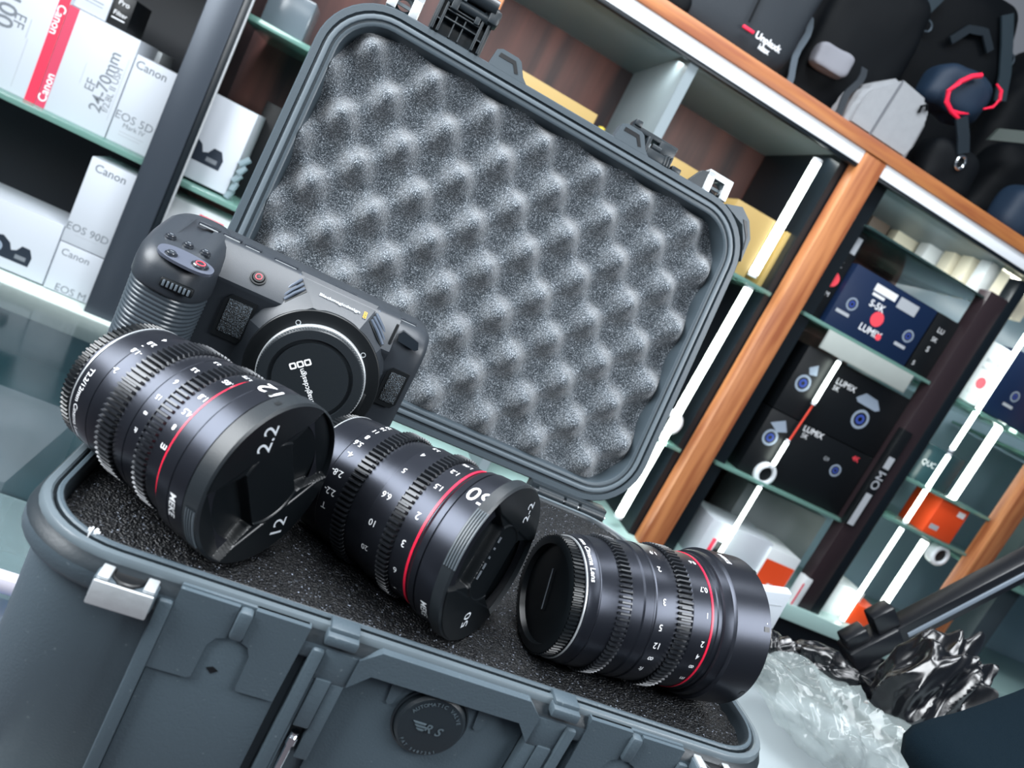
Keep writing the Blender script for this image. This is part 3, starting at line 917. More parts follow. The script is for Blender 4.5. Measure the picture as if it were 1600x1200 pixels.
eg = MB(LMX)
def inside(u, v_, m=.0008, r=.032):
    x = .0008 + u * (CW - .0016); t = .0008 + v_ * (CD - .0016)
    dx = max(m + r - x, x - (CW - m - r), 0); dt = max(m + r - t, t - (CD - m - r), 0)
    return dx * dx + dt * dt < r * r or (dx == 0 or dt == 0)
eg.grid(230, 164, egg, inside)
bound = [e_ for e_ in eg.bm.edges if len(e_.link_faces) == 1]
r_ = bmesh.ops.extrude_edge_only(eg.bm, edges=bound)
dv = (LMX.to_3x3() @ Vector((0, 0, 1)))
for vv in r_['geom']:
    if isinstance(vv, bmesh.types.BMVert):
        vv.co += dv * .012
tag(eg.build('egg_crate_foam', FOAMG, lid, 80), 'grey egg crate foam lining', None)

# ------------------------------------------------------------------ lenses
LENS_POSE = {}


def axis_dir(az, el):
    az, el = R(az), R(el)
    return Vector((cos(el) * cos(az), cos(el) * sin(az), sin(el)))


def lens_matrix(c, n):
    u = n.cross(Vector((0, 0, 1))).normalized()
    v_ = u.cross(n)
    M_ = Matrix((-u, v_, n)).transposed().to_4x4()
    M_.translation = c
    return M_


def cyl(s, phi, r):
    """lens point: s behind the front, angle from the viewer's side horizontal, radius"""
    t = R(phi)
    return Vector((-r * cos(t), r * sin(t), -s))


def gear(b, s0, s1, rt, depth=.0023, n=82):
    rings = []
    rr = rt - depth
    for s, k in ((s0, 0), (s0 + .0007, 1), (s1 - .0007, 1), (s1, 0)):
        ring = []
        for i in range(n):
            for fr_, hi in ((.00, 0), (.14, 1), (.46, 1), (.60, 0)):
                a = 2 * pi * (i + fr_) / n
                r = rr + (depth if hi and k else (depth * .35 if hi else 0))
                ring.append((r * cos(a), r * sin(a), -s))
        rings.append(ring)
    b.loft(rings, True)
    b.lathe([(rr - .004, -s0), (rr, -s0)], 96)
    b.lathe([(rr, -s1), (rr - .004, -s1)], 96)


def ax_text(b, s, sc, phi, r, size, bold=.004):
    """reads from the front of the lens to its rear"""
    b.text(s, size, lambda p, q: cyl(sc + p, phi - math.degrees(q / r), r + .00018), bold)


def ci_text(b, s, sc, phi, r, size, bold=.006, step=None):
    """reads down round the barrel, tops to the front"""
    b.text(s, size, lambda p, q: cyl(sc - q, phi - math.degrees(p / r), r + .00018), bold)


def sstep(x, a, b):
    t = min(1, max(0, (x - a) / (b - a)))
    return t * t * (3 - 2 * t)


def front_cap(root, Rc, skirt, e1deg, texts, ribs=None):
    """pinch cap: two sunk finger pockets along e1, printed segments along e2"""
    b = MB()
    ca, sa = cos(R(e1deg)), sin(R(e1deg))
    def h(u, v_):
        a = u * ca + v_ * sa; bb = -u * sa + v_ * ca
        r = sqrt(u * u + v_ * v_)
        w = .0168 + .30 * max(0, abs(a) - .016)
        inp = sstep(abs(a), .0124, .0142) * (1 - sstep(abs(bb), w - .0014, w + .0004))
        d = inp * (.0062 - .0030 * sstep(abs(a), .016, .037))
        mid = (1 - sstep(abs(bb), .0195, .0205))
        d = max(d, .0007 * mid)
        ring = max(0, 1 - abs(r - .0203) / .0009) * (1 - inp) * mid
        d = max(0, d - .0012 * ring)
        br = max(0, 1 - abs(bb) / .0009) * 0
        return d
    nr, nt = 110, 400
    vs_ = [[None] * nt for _ in range(nr + 1)]
    c0 = b.v((0, 0, -h(0, 0)))
    for i in range(1, nr + 1):
        r = Rc * i / nr
        for j in range(nt):
            t = 2 * pi * j / nt
            x, y = r * cos(t), r * sin(t)
            vs_[i][j] = b.v((x, y, -h(-x, y)))
    for j in range(nt):
        k = (j + 1) % nt
        b.f([c0, vs_[1][j], vs_[1][k]])
        for i in range(1, nr):
            b.f([vs_[i][j], vs_[i + 1][j], vs_[i + 1][k], vs_[i][k]])
    f = b.build('lens_cap', CAPF, root, 28)
    s = MB()
    s.lathe([(Rc - .0002, .0000 - .0066), (Rc - .0002, -.0004), (Rc + .0010, -.0014), (Rc + .0012, -skirt), (Rc - .002, -skirt)], 120)
    s.build('cap_skirt', CAPM, f, 40)
    for st, u, v_, size in texts:
        t = MB()
        t.text(st, size, lambda p, q: (-u - q, v_ + p, .00015), .003)
        t.build('cap_lettering', mat('silver_print', '#c3c9cf', .4), f)
    if ribs:
        g_ = MB()
        for k in range(ribs[2]):
            s0 = ribs[3] + k * ribs[4]
            rg = []
            for q in range(25):
                ph = ribs[0] + (ribs[1] - ribs[0]) * q / 24
                rg.append([cyl(s0, ph, Rc + .0011), cyl(s0 + .0003, ph, Rc + .0017), cyl(s0 + .0008, ph, Rc + .0017), cyl(s0 + .0011, ph, Rc + .0011)])
            g_.loft(rg, False)
        g_.build('grip_ribs', mat('rib_grey', '#4a5258', .35), f)
    return f


def make_lens(label, c, n, barrel, gears, red, marks, cap, rear, chrome=()):
    M_ = lens_matrix(c, n)
    root = empty('cinema_lens', label, 'lens', M=M_, group='cinema lenses in the case')
    root.rotation_mode = 'QUATERNION'
    b = MB()
    b.lathe(barrel, 120)
    b.build('barrel', LENS, root, 25)
    for nm, s0, s1, rt in gears:
        g_ = MB(); gear(g_, s0, s1, rt)
        g_.build(nm, GEAR, root, 30)
    g_ = MB()
    g_.lathe([(red[2] - .001, -red[0]), (red[2] + .0003, -red[0]), (red[2] + .0003, -red[1]), (red[2] - .001, -red[1])], 120)
    tag(g_.build('accent_ring', REDL, root), 'thin red ring', None)
    for s, r, w in chrome:
        g_ = MB()
        g_.lathe([(r - .001, -s), (r + .0002, -s), (r + .0002, -s - w), (r - .001, -s - w)], 120)
        g_.build('bright_ring', STEEL, root)
    for nm, grp in marks:
        t = MB()
        for kind, st, s, ph, r, size in grp:
            (ax_text if kind == 'a' else ci_text)(t, st, s, ph, r, size)
        t.build(nm, WHITE, root)
    # rear cap
    rc = MB()
    s0, s1, r = rear
    nn = 84
    rings = []
    for s in (s0, s0 + .0006, s1 - .0012, s1 - .0004):
        k = 0 if s in (s0,) else 1
        ring = []
        for i in range(nn):
            for fr_, hi in ((0, 0), (.2, 1), (.55, 1), (.75, 0)):
                a = 2 * pi * (i + fr_) / nn
                rr = r - .0009 + (.0009 if hi and k else 0)
                ring.append((rr * cos(a), rr * sin(a), -s))
        rings.append(ring)
    rc.loft(rings, True)
    rc.lathe([(r - .0009, -s1 + .0004), (r - .0022, -s1), (r - .0052, -s1), (r - .0060, -s1 + .0030), (0, -s1 + .0034)], 84)
    rcap = rc.build('rear_cap', CAPF, root, 30)
    return root, M_, rcap


def spec_barrel(rows):
    """rows of (s, r) -> lathe profile (r, -s)"""
    return [(r, -s) for s, r in rows]


mm = .001
# --- wide lens, left
n1 = axis_dir(-36.19, 2.58); c1 = Vector((.0784, .0248, .0353))
b1 = spec_barrel([(.004, .030), (.004, .0390), (.0100, .0392), (.0102, .0398), (.0186, .0398), (.0188, .0394), (.0191, .0394), (.0193, .0397), (.0262, .0393), (.0272, .0384), (.0276, .0367), (.0279, .0364),
                  (.0368, .0364), (.0372, .0356), (.0450, .0356), (.0452, .0362), (.0522, .0361), (.0524, .0357), (.0528, .0357), (.0530, .0360), (.0560, .0358), (.0566, .0350), (.0606, .0348), (.0610, .0342), (.0713, .0342),
                  (.0716, .0343), (.0797, .0342), (.0799, .0338), (.0802, .0338), (.0804, .0341), (.0850, .0337), (.0930, .0327), (.0935, .0318), (.0962, .0316), (.0964, .029)])
lens1, M1, rc1 = make_lens('cinema lens on the left with 2.2 and 12 on its front cap', c1, n1, b1,
    [('focus_gear', .0368, .0452, .0376), ('aperture_gear', .0606, .0714, .0366)], (.0277, .0286, .0373),
    [('metre_scale', [('a', '0.75', .0325, 87, .0364, .0036), ('a', '1.05', .0323, 69, .0364, .0040), ('a', '1.8', .0325, 48, .0364, .0040), ('a', '4.5', .0320, 34, .0364, .0040), ('a', '8', .0325, 22, .0364, .0036), ('a', 'm', .0318, 8, .0364, .0046)]),
     ('foot_scale', [('a', '2.5', .0488, 82, .0362, .0030), ('a', '3.5', .0488, 63, .0362, .0032), ('a', '6', .0487, 47, .0362, .0036), ('a', '15', .0488, 32, .0362, .0032), ('c', '8', .0488, 19, .0362, .0030), ('a', 'ft', .0488, 6, .0362, .0030)]),
     ('iris_scale', [('a', '-1.8', .0785, 51, .0343, .0038), ('a', '2-', .0782, 31, .0343, .0038), ('a', '2.8', .0785, 64, .0343, .0036), ('a', '4', .0785, 75, .0343, .0036), ('a', '-', .0800, 58, .0343, .0040)]),
     ('focal_length_print', [('a', '12', .0158, 80, .0399, .0125)]), ('maker_print', [('c', 'MEKE', .0155, -19.5, .0399, .0050)]), ('title_print', [('c', 'T2.2/12mm Cinema Lens', .0885, -8, .0335, .0036)])],
    None, (.0962, .1019, .0322), [(.0930, .0328, .0006)])
front_cap(lens1, .0392, .0092, -33, [('2.2', .0165, .0240, .0112), ('12', -.0165, -.0240, .0112)], (-42, -12, 4, .0020, .0014))
sq = MB()
for s, ph in ((.0115, 74), (.0040, 70)):
    for k in range(8):
        pass
    sq.loft([[cyl(s, ph + k * .8, .0405), cyl(s + .0022, ph + k * .8, .0405)] for k in range(6)], False)
sq.build('index_notch', BODYD, lens1)
# --- middle lens
n2 = axis_dir(-40.78, 6.55); c2 = Vector((.1916, .0307, .0347))
b2 = spec_barrel([(.003, .030), (.003, .0402), (.0080, .0403), (.0178, .0400), (.0182, .0390), (.0188, .0389), (.0192, .0395), (.0225, .0392), (.0238, .0382), (.0245, .0376), (.0366, .0376), (.0370, .0368), (.0434, .0368), (.0436, .0377),
                  (.0552, .0376), (.0556, .0370), (.0590, .0368), (.0594, .0360), (.0672, .0356), (.0676, .0350), (.0752, .0350), (.0755, .0352), (.0880, .0350), (.0890, .0343), (.0985, .0338), (.1045, .0331), (.1052, .0322), (.1060, .0316), (.1066, .029)])
lens2, M2, rc2 = make_lens('middle cinema lens with 50 printed large on its barrel and a sunken finger-grip front cap', c2, n2, b2,
    [('focus_gear', .0364, .0438, .0396), ('aperture_gear', .0672, .0754, .0380)], (.0252, .0265, .0377),
    [('metre_scale', [('a', '1.05', .0325, 87, .0376, .0038), ('a', '1.2', .0322, 69, .0376, .0044), ('a', '1.5', .0318, 49, .0376, .0042), ('a', '2', .0312, 23, .0376, .0052), ('a', '3', .0315, 1, .0376, .0052), ('a', '6', .0322, -22, .0376, .0046), ('a', '-', .0326, -42, .0376, .0060)]),
     ('foot_scale', [('a', '3.5', .0522, 86, .0377, .0036), ('a', '4', .0522, 69, .0377, .0042), ('a', '5', .0520, 47, .0377, .0042), ('a', '6.6', .0512, 24, .0377, .0046), ('a', '10', .0515, 2, .0377, .0046), ('a', '20', .0518, -19, .0377, .0042)]),
     ('iris_scale', [('a', 'T', .0835, -9, .0352, .0048), ('a', '2.2-', .0826, 4, .0352, .0048), ('a', '2.8-', .0836, 20, .0352, .0048), ('a', '4-', .0840, 38, .0352, .0046), ('a', '5.6', .0850, 50, .0352, .0044), ('a', '8', .0845, 60, .0352, .0044), ('a', '11', .0850, 71, .0352, .0042), ('a', '16', .0850, 80, .0352, .0040), ('a', '22', .0850, 88, .0352, .0038)]),
     ('focal_length_print', [('a', '50', .0112, 56, .0403, .0125)]), ('maker_print', [('c', 'MEKE', .0118, -37, .0403, .0050)])],
    None, (.1066, .1122, .0318), [(.1048, .0331, .0005)])
cap2 = front_cap(lens2, .0412, .0068, 24, [('2-2', -.0168, .0262, .0088), ('50', .0080, -.0292, .0088)], (6, 46, 5, -.0002, .0014))
ml = MB()
ca, sa = cos(R(24)), sin(R(24))
for k, w in enumerate((.0030, .0012, .0012, .0032, .0046)):
    bb = .0105 - .0048 * k
    for j in range(2):
        a = .0100 - .0014 * j
        P = []
        for da, db in ((0, -w / 2), (0, w / 2), (.0008, w / 2), (.0008, -w / 2)):
            u = (a + da) * ca - (bb + db) * sa; v_ = (a + da) * sa + (bb + db) * ca
            P.append((-u, v_, -.0005))
        ml.f([ml.v(p) for p in P])
ml.build('cap_small_print', GREYP, cap2)
# --- right lens, rear towards us
n3 = axis_dir(7.42, 5.47); c3 = Vector((.3462, .0590, .0347))
b3 = spec_barrel([(.012, .030), (.0010, .0395), (.0, .0400), (.0, .0412), (.0006, .0419), (.0240, .0419), (.0243, .0412), (.0250, .0402), (.0280, .0398), (.0300, .0392), (.0304, .0378), (.0330, .0376), (.0336, .0370), (.0490, .0368),
                  (.0500, .0362), (.0586, .0362), (.0600, .0366), (.0722, .0364), (.0726, .0358), (.0734, .0358), (.0740, .0362), (.0790, .0358), (.0800, .0352), (.0866, .0346), (.0870, .0342), (.0940, .0342), (.0945, .0341), (.1046, .0338), (.1049, .0334), (.1052, .0334), (.1056, .0336), (.1075, .0326),
                  (.1110, .0324), (.1116, .0314), (.1124, .0312), (.1126, .029)])
lens3, M3, rc3 = make_lens('right cinema lens pointing away to the right, its dark rear cap facing us', c3, n3, b3,
    [('focus_gear', .0500, .0588, .0385), ('aperture_gear', .0866, .0942, .0362)], (.0362, .0373, .0370),
    [('metre_scale', [('a', '0.6', .0412, 86, .0369, .0038), ('a', '0.7', .0415, 57, .0369, .0042), ('a', '1', .0403, 36, .0369, .0042), ('a', '2', .0405, 13, .0369, .0046), ('a', '4', .0405, 2, .0369, .0044), ('c', '8', .0410, -8, .0369, .0044), ('a', 'm', .0405, -23, .0369, .0044)]),
     ('foot_scale', [('a', '1.9', .0673, 88, .0366, .0042), ('a', '2', .0686, 68, .0366, .0046), ('a', '3', .0681, 40, .0366, .0048), ('a', '5', .0686, 20, .0366, .0048), ('a', '12', .0678, 5, .0366, .0048), ('c', '8', .0675, -7, .0366, .0048), ('a', 'ft', .0686, -20, .0366, .0044)]),
     ('title_print', [('c', 'mm Cinema Lens', .1088, 72, .0326, .0042)]), ('maker_print', [('c', 'MEKE', .0180, 92, .0419, .0046)]), ('index_print', [('c', '-', .0035, 38, .0419, .0030)])],
    None, (.1124, .1192, .0312), [(.1116, .0318, .0006)])
for ph, s, w in ((32, .0018, .0036), (80, .0, .0030), (-22, .0012, .0030)):
    sq = MB()
    sq.loft([[cyl(s, ph + k * 1.2, .0421), cyl(s + w, ph + k * 1.2, .0421)] for k in range(4)], False)
    sq.build('hood_slot', BODYD, lens3)
# front glass of that lens and a mark on its rear cap
b = MB(); b.lathe([(.0, -.010), (.02, -.011), (.030, -.0125)], 64)
b.build('front_glass', mat('lens_coating', '#0c1024', .05, spec=1.0), lens3)
b = MB(Matrix.Rotation(R(-16), 4, 'Z'))
b.box(-.0014, .0014, -.009, .013, -.1164, -.1158)
b.mi = 1
b.box(.0012, .0017, -.009, .013, -.1168, -.1158)
b.build('cap_mark', [BODYD, GREYP], rc3)

# ---- base foam, dented under whatever lies on it
LP = [(c1, n1, b1 + [(.0404, 0), (.0376, -.037), (.0376, -.045), (.0366, -.06), (.0366, -.0714), (.0322, -.1019)], .1019),
      (c2, n2, b2 + [(.0424, 0), (.0396, -.0364), (.0396, -.0438), (.038, -.0672), (.038, -.0754)], .1122),
      (c3, n3, b3 + [(.0385, -.05), (.0385, -.0588), (.0362, -.0866), (.0362, -.0942), (.0312, -.1192)], .1192)]
RT_ = []
for c, n, pr, ln in LP:
    tab = []
    for i in range(-2, 64):
        s = i * .002
        tab.append(max([r for r, z in pr if abs(-z - s) < .0042] or [0]))
    RT_.append(tab)


def foam_z(x, y):
    z = -.0075 + .0052 * sstep(y, .125, .165)
    z += .0006 * noise.noise(Vector((x * 60, y * 60, 1))) + .0007 * noise.noise(Vector((x * 260, y * 260, 2)))
    for (c, n, pr, ln), tab in zip(LP, RT_):
        nh = Vector((n.x, n.y)); l2 = nh.length
        dx, dy = x - c.x, y - c.y
        a = (dx * nh.x + dy * nh.y) / l2
        d = abs(dx * -nh.y + dy * nh.x) / l2
        s = -a / l2
        if -.004 < s < ln + .003:
            r = tab[min(len(tab) - 1, max(0, int(round(s / .002)) + 2))]
            if d < r:
                zl = c.z - s * n.z - sqrt(r * r - d * d) - .0010
                z = min(z, zl)
    return z


fb = MB(CM)
FX0, FX1, FY0, FY1 = .0022, CW - .0020, .0020, CD - .0015
def finside(u, v_):
    x = u * (FX1 - FX0); y = v_ * (FY1 - FY0); w_, h_ = FX1 - FX0, FY1 - FY0; r = .030
    dx = max(r - x, x - (w_ - r), 0); dy = max(r - y, y - (h_ - r), 0)
    return dx == 0 or dy == 0 or dx * dx + dy * dy < r * r
fb.grid(250, 180, lambda u, v_: (FX0 + u * (FX1 - FX0), FY0 + v_ * (FY1 - FY0), foam_z(FX0 + u * (FX1 - FX0), FY0 + v_ * (FY1 - FY0))), finside)
bound = [e_ for e_ in fb.bm.edges if len(e_.link_faces) == 1]
r_ = bmesh.ops.extrude_edge_only(fb.bm, edges=bound)
for vv in r_['geom']:
    if isinstance(vv, bmesh.types.BMVert):
        vv.co.z -= .05
tag(fb.build('base_foam', FOAMB, case, 80), 'black foam block', None)

# ------------------------------------------------------------------ cinema camera
cam = empty('cinema_camera', 'black cinema camera with ribbed hand grip and capped mount, standing before the lid', 'camera', (.05, .195, .0022))
KM = W((.05, .195, .0022))


def ztop(y):
    return .0825 + (min(max(y, .143), .205) - .143) * .25


# main body: one profile swept across
b = MB(KM)
PR = [(.2440, .0040), (.2425, .0024), (.1905, .0024), (.1880, .0040), (.1868, .0700), (.1840, .0745), (.1836, .0775), (.1860, .0812), (.1990, .0962), (.2030, .0976), (.2400, .0976), (.2440, .0950)]
b.prism(PR, lambda y, z, x: (x, y, z), -.006, .1180)
PR2 = [(.2440, .0050), (.2420, .0024), (.1930, .0024), (.1900, .0040), (.1880, .0300), (.1868, .0700), (.1872, .0830), (.1900, .0900), (.1980, .0950), (.2040, .0965), (.2390, .0965), (.2440, .0930)]
rings = []
for x, s in ((.1180, 1.0), (.1310, 1.0), (.1372, .985), (.1402, .955), (.1412, .915)):
    rings.append([(x, .217 + (y - .217) * (s if x < .14 else s * .97), .048 + (z - .048) * s) for y, z in PR2])
b.loft(rings, True, True, True)
body = b.build('body', BODY, cam, 40)
# hand grip
def gring(z, off, front=.1470, n=56, zf=None):
    P = []
    cx, cy, ax, ay = -.0170, (front + .2440) / 2, .0215 + off, (.2440 - front) / 2 + off
    for k in range(n):
        t = 2 * pi * k / n
        c, s = cos(t), sin(t)
        e = 2 / 2.9
        x = cx + ax * math.copysign(abs(c) ** e, c); y = cy + ay * math.copysign(abs(s) ** e, s)
        P.append((x, y, z if zf is None else zf(x, y)))
    return P
b = MB(KM)
rings = []
nz = 220
for i in range(nz + 1):
    z = .0024 + (.0630 - .0024) * i / nz
    off = .0006 * (abs(((z * 1000) / 2.65) % 1 - .5) * 2) ** .8 - .0006
    fl = .0012 * ((z - .03) / .03) ** 2
    rings.append(gring(z, off + fl * .3, .1500 - .0015 * i / nz, zf=lambda x, y, z=z: z + (x + .017) * -.10 * min(1, z / .03)))
b.loft(rings, True, True, True)
b.build('hand_grip', GRIP, cam, 60)
b = MB(KM)
rings = [gring(.0636, -.003, .1478, zf=lambda x, y: .0634 - (x + .017) * .10)]
for zf, off in ((0.0, .0002), (.06, .0008), (.35, .0010), (.62, .0006), (.80, -.0008), (.92, -.0030), (1.0, -.0065)):
    rings.append(gring(0, off, .1462 + .001 * zf, zf=lambda x, y, zf=zf: (.0634 - (x + .017) * .10) * (1 - zf) + (ztop(y) - (.0 if zf < 1 else -.0003)) * zf))
rings.append(gring(0, -.014, .1462, zf=lambda x, y: ztop(y) + .0003))
b.loft(rings, True, True, True)
head = b.build('grip_head', BODY, cam, 50)
SL = math.atan(.25)


def topM(x, y):
    return KM @ Matrix.Translation((x, y, ztop(y) + .0002)) @ Matrix.Rotation(SL, 4, 'X')


b = MB(topM(-.0100, .1520))
P = []
for k in range(40):
    t = 2 * pi * k / 40
    P.append((.0160 * math.copysign(abs(cos(t)) ** .8, cos(t)), .0088 * math.copysign(abs(sin(t)) ** .8, sin(t)) + .0000))
b.prism(P, lambda a, c_, d: (a, c_ - a * .12, d), -.001, .0008)
b.build('button_pad', mat('pad_grey', '#4a4f5b', .32), head)
for nm, x, y, r in (('still_button', -.0178, .1500, .0028), ('record_button', -.0020, .1510, .0042), ('round_button', -.0250, .1700, .0025), ('round_button', -.0145, .1690, .0025), ('round_button', -.0045, .1690, .0025)):
    b = MB(topM(x, y))
    b.lathe([(r + .0008, 0), (r + .0007, .0012), (r + .0002, .0012), (r, .0008), (r, .0018), (r * .85, .0024), (0, .0023 if 'rec' not in nm else .0019)], 32)
    q = b.build(nm, BTN, head)
    if nm == 'record_button':
        b = MB(topM(x, y)); b.lathe([(.0023, .0022), (.0023, .0026), (.0027, .0026), (.0027, .0022)], 28)
        tag(b.build('record_ring', REDP, q), 'red ring', None)
    else:
        b = MB(topM(x, y)); b.box(-.0009, .0009, -.0003, .0003, .0022, .0027); b.build('button_icon', GREYP, q)
# front wheel
b = MB(KM)
b.box(-.0172, .0012, .1440, .1480, .0672, .0728, .0012)
wh = b.build('wheel_slot', BODYD, head)
b = MB(KM)
for k in range(7):
    b.box(-.0155 + .0023 * k, -.0142 + .0023 * k, .1432, .1445, .0682, .0718, .0003)
b.build('thumb_wheel', mat('wheel_grey', '#59626a', .3), wh)
# strap lug, top button strip
b = MB(KM)
b.tube([(-.0375, .226, .0830), (-.0385, .230, .0890), (-.0340, .234, .0925), (-.0260, .236, .0945)], .0020, 10)
b.build('strap_lug', mat('lug_metal', '#3c4146', .2, metal=.9), cam)
for x0, x1, nm in ((-.020, -.0065, 'menu_strip'), (-.0045, .0075, 'menu_strip'), (.0095, .0205, 'menu_strip'), (.029, .045, 'microphone_slot'), (.0700, .0860, 'top_screw_mount'), (.1175, .1300, 'side_button_strip')):
    zt = .0976 if x0 > 0 else .0982
    b = MB(KM)
    b.box(x0, x1, .2060, .2105, zt - .001 - (.0012 if x0 > .11 else 0), zt + .0012 - (.0012 if x0 > .11 else 0), .0005)
    q = b.build(nm, BTN, cam)
    b = MB(KM); b.box(x0 + .001, x1 - .001, .2046, .2056, zt - .0004 - (.0012 if x0 > .11 else 0), zt + .0003 - (.0012 if x0 > .11 else 0)); b.build('bright_edge', STEEL, q)
# red start button on the shoulder slope
sm = KM @ Matrix.Translation((.0262, .1893, .0853)) @ Matrix.Rotation(R(49), 4, 'X')
b = MB(sm); b.lathe([(.0050, -.001), (.0050, .0008), (.0040, .0009), (.0037, .0004), (.0034, .0016), (0, .0019)], 32)
q = b.build('record_button', BODYD, cam)
b = MB(sm); b.lathe([(.0017, .0017), (.0017, .0021), (.0021, .0021), (.0021, .0017)], 24); tag(b.build('record_ring', REDP, q), 'red ring', None)
# microphone grilles
for xa, xb, za, zb in ((.0135, .0325, .0420, .0700), (.1225, .1372, .0420, .0685)):
    b = MB(KM)
    b.prism([(xa, za), (xb - .003, za), (xb, za + .004), (xb, zb), (xa + .003, zb), (xa, zb - .004)], lambda a, c_, d: (a, d, c_), .1850, .1885)
    q = b.build('microphone_recess', BODYD, cam)
    b = MB(KM)
    b.box(xa + .0025, xb - .0015, .1842, .1852, za + .0035, zb - .0025, .0006)
    b.build('microphone_grille', MESHM, q)
# lens mount housing
OUT = [(.0290, .0040), (.0285, .0600), (.0400, .0830), (.0480, .0985), (.1012, .0985), (.1165, .0840), (.1215, .0620), (.1215, .0040)]
INN = [(.0400, .0080), (.0395, .0590), (.0500, .0760), (.0625, .0862), (.0945, .0855), (.1095, .0735), (.1160, .0590), (.1160, .0080)]
b = MB(KM)
yo = [.189, .188, .1935, .204, .204, .1935, .188, .189]
r0 = [(x, .206, z) for x, z in OUT]
r1 = [(x, yo[i], z) for i, (x, z) in enumerate(OUT)]
r2 = [(x, .1775, z) for x, z in INN]
r3 = [(.0795 + (x - .0795) * .97, .1762, .046 + (z - .046) * .97) for x, z in INN]
b.loft([r0, r1, r2, r3], True, False, True)
hou = b.build('mount_housing', BODY, cam, 20)
# vents on the housing shoulders
for A4 in (((.0400, .1935, .083), (.0480, .204, .0985), (.0625, .1775, .0862), (.0500, .1775, .0760)), ((.1165, .1935, .084), (.1012, .204, .0985), (.0945, .1775, .0855), (.1095, .1775, .0735))):
    a_, b_, c_, d_ = (Vector(p) for p in A4)
    nn_ = (b_ - a_).cross(d_ - a_)
    if nn_.y > 0: nn_ = -nn_
    nn_.normalize()
    b = MB(KM)
    for k in range(4):
        f0 = .08 + .14 * k
        P0 = a_.lerp(d_, f0) .lerp(b_.lerp(c_, f0), .06); P1 = a_.lerp(d_, f0).lerp(b_.lerp(c_, f0), .90)
        b.tube([P0 + nn_ * .0004, (P0 + P1) / 2 + nn_ * .0012, P1 + nn_ * .0004], .0011, 8)
    b.build('vent', mat('vent_grey', '#4a5360', .3), hou)
    b = MB(KM)
    q_ = [a_.lerp(d_, .02).lerp(b_.lerp(c_, .02), .04), a_.lerp(d_, .02).lerp(b_.lerp(c_, .02), .93), a_.lerp(d_, .60).lerp(b_.lerp(c_, .60), .93), a_.lerp(d_, .60).lerp(b_.lerp(c_, .60), .04)]
    b.loft([[p - nn_ * .0006 for p in q_], [p + nn_ * .0003 for p in q_]], True, True, True)
    b.build('vent_recess', BODYD, hou)
# brand lettering on the sloping top of the housing
NN = Vector((0, -(.0985 - .0858), .204 - .1775)).normalized()
SLP = Vector((0, .0265, .0127)).normalized()
o0 = Vector((.0772, .1895, .0916))
b = MB(KM)
b.text('Blackmagicdesign', .0040, lambda p, q: o0 + Vector((p, 0, 0)) + SLP * q + NN * .0006, .012)
b.build('lettering', mat('soft_white_print', '#b9c2ca', .5), hou)


def squares(b, fn, w, gap, lw, th):
    for k in (-1, 0, 1):
        cx = k * (w + gap)
        h = w / 2; i_ = h - lw
        O = rrect(cx - h, -h, cx + h, h, h * .45, 4); I_ = rrect(cx - i_, -i_, cx + i_, i_, i_ * .4, 4)
        ov = [b.v(fn(*p)) for p in O]; iv = [b.v(fn(*p)) for p in I_]
        for j in range(len(ov)):
            q = (j + 1) % len(ov)
            b.f([ov[j], ov[q], iv[q], iv[j]])


b = MB(KM)
oo = Vector((.0945, .1895, .0916))
squares(b, lambda p, q: oo + Vector((q, 0, 0)) + SLP * (p) + NN * .0006, .0022, .0002, .0005, 0)
b.build('emblem', ORANGEP, hou)
# round collar with screws, bright mount, body cap
MC = KM @ Matrix.Translation((.0795, .1762, .0445)) @ Matrix.Rotation(R(90), 4, 'X')     # local Z points to the viewer
b = MB(MC); b.lathe([(.0428, -.002), (.0426, .0004), (.0420, .0010), (.0330, .0010)], 96); b.build('mount_collar', BODYD, hou)
for a in (126, 48):
    M_ = MC @ Matrix.Translation((.0352 * cos(R(a)), .0352 * sin(R(a)), .0010))
    b = MB(M_); b.lathe([(.0012, .0), (.0012, .0004), (.0017, .0004), (.0017, 0)], 20); b.build('screw', STEEL, hou)
b = MB(MC); b.lathe([(.0338, .0), (.0338, .0052), (.0332, .0058), (.0320, .0058)], 96); b.build('mount_ring', STEEL, cam)
b = MB(MC)
rings = []
for s, k in ((.0058, 0), (.0062, 1), (.0090, 1), (.0094, 0)):
    rg = []
    for i in range(110):
        for fr_, hi in ((0, 0), (.2, 1), (.55, 1), (.75, 0)):
            a = 2 * pi * (i + fr_) / 110
            rr = .0322 + (.0006 if hi and k else 0)
            rg.append((rr * cos(a), rr * sin(a), s))
    rings.append(rg)
b.loft(rings, True)
b.lathe([(.0322, .0094), (.0316, .0104), (.0262, .0108), (.0258, .0088), (.0236, .0088), (.0232, .0104), (0, .0104)], 96)
bc = b.build('body_cap', CAPM, cam, 30)


def capface(p, q, ang=137, cx=.0, cy=.0):
    a = R(ang)
    return (cx + p * cos(a) - q * sin(a), cy + p * sin(a) + q * cos(a), .01055)


b = MB(MC)
b.text('Blackmagicdesign', .0047, lambda p, q: capface(p, q, 129, .0026, -.0077), .014)
squares(b, lambda p, q: capface(q, p, 129, .0026 + .0190 * cos(R(129)), -.0077 + .0190 * sin(R(129))), .0042, .0004, .0010, 0)
b.build('cap_lettering', WHITE, bc)
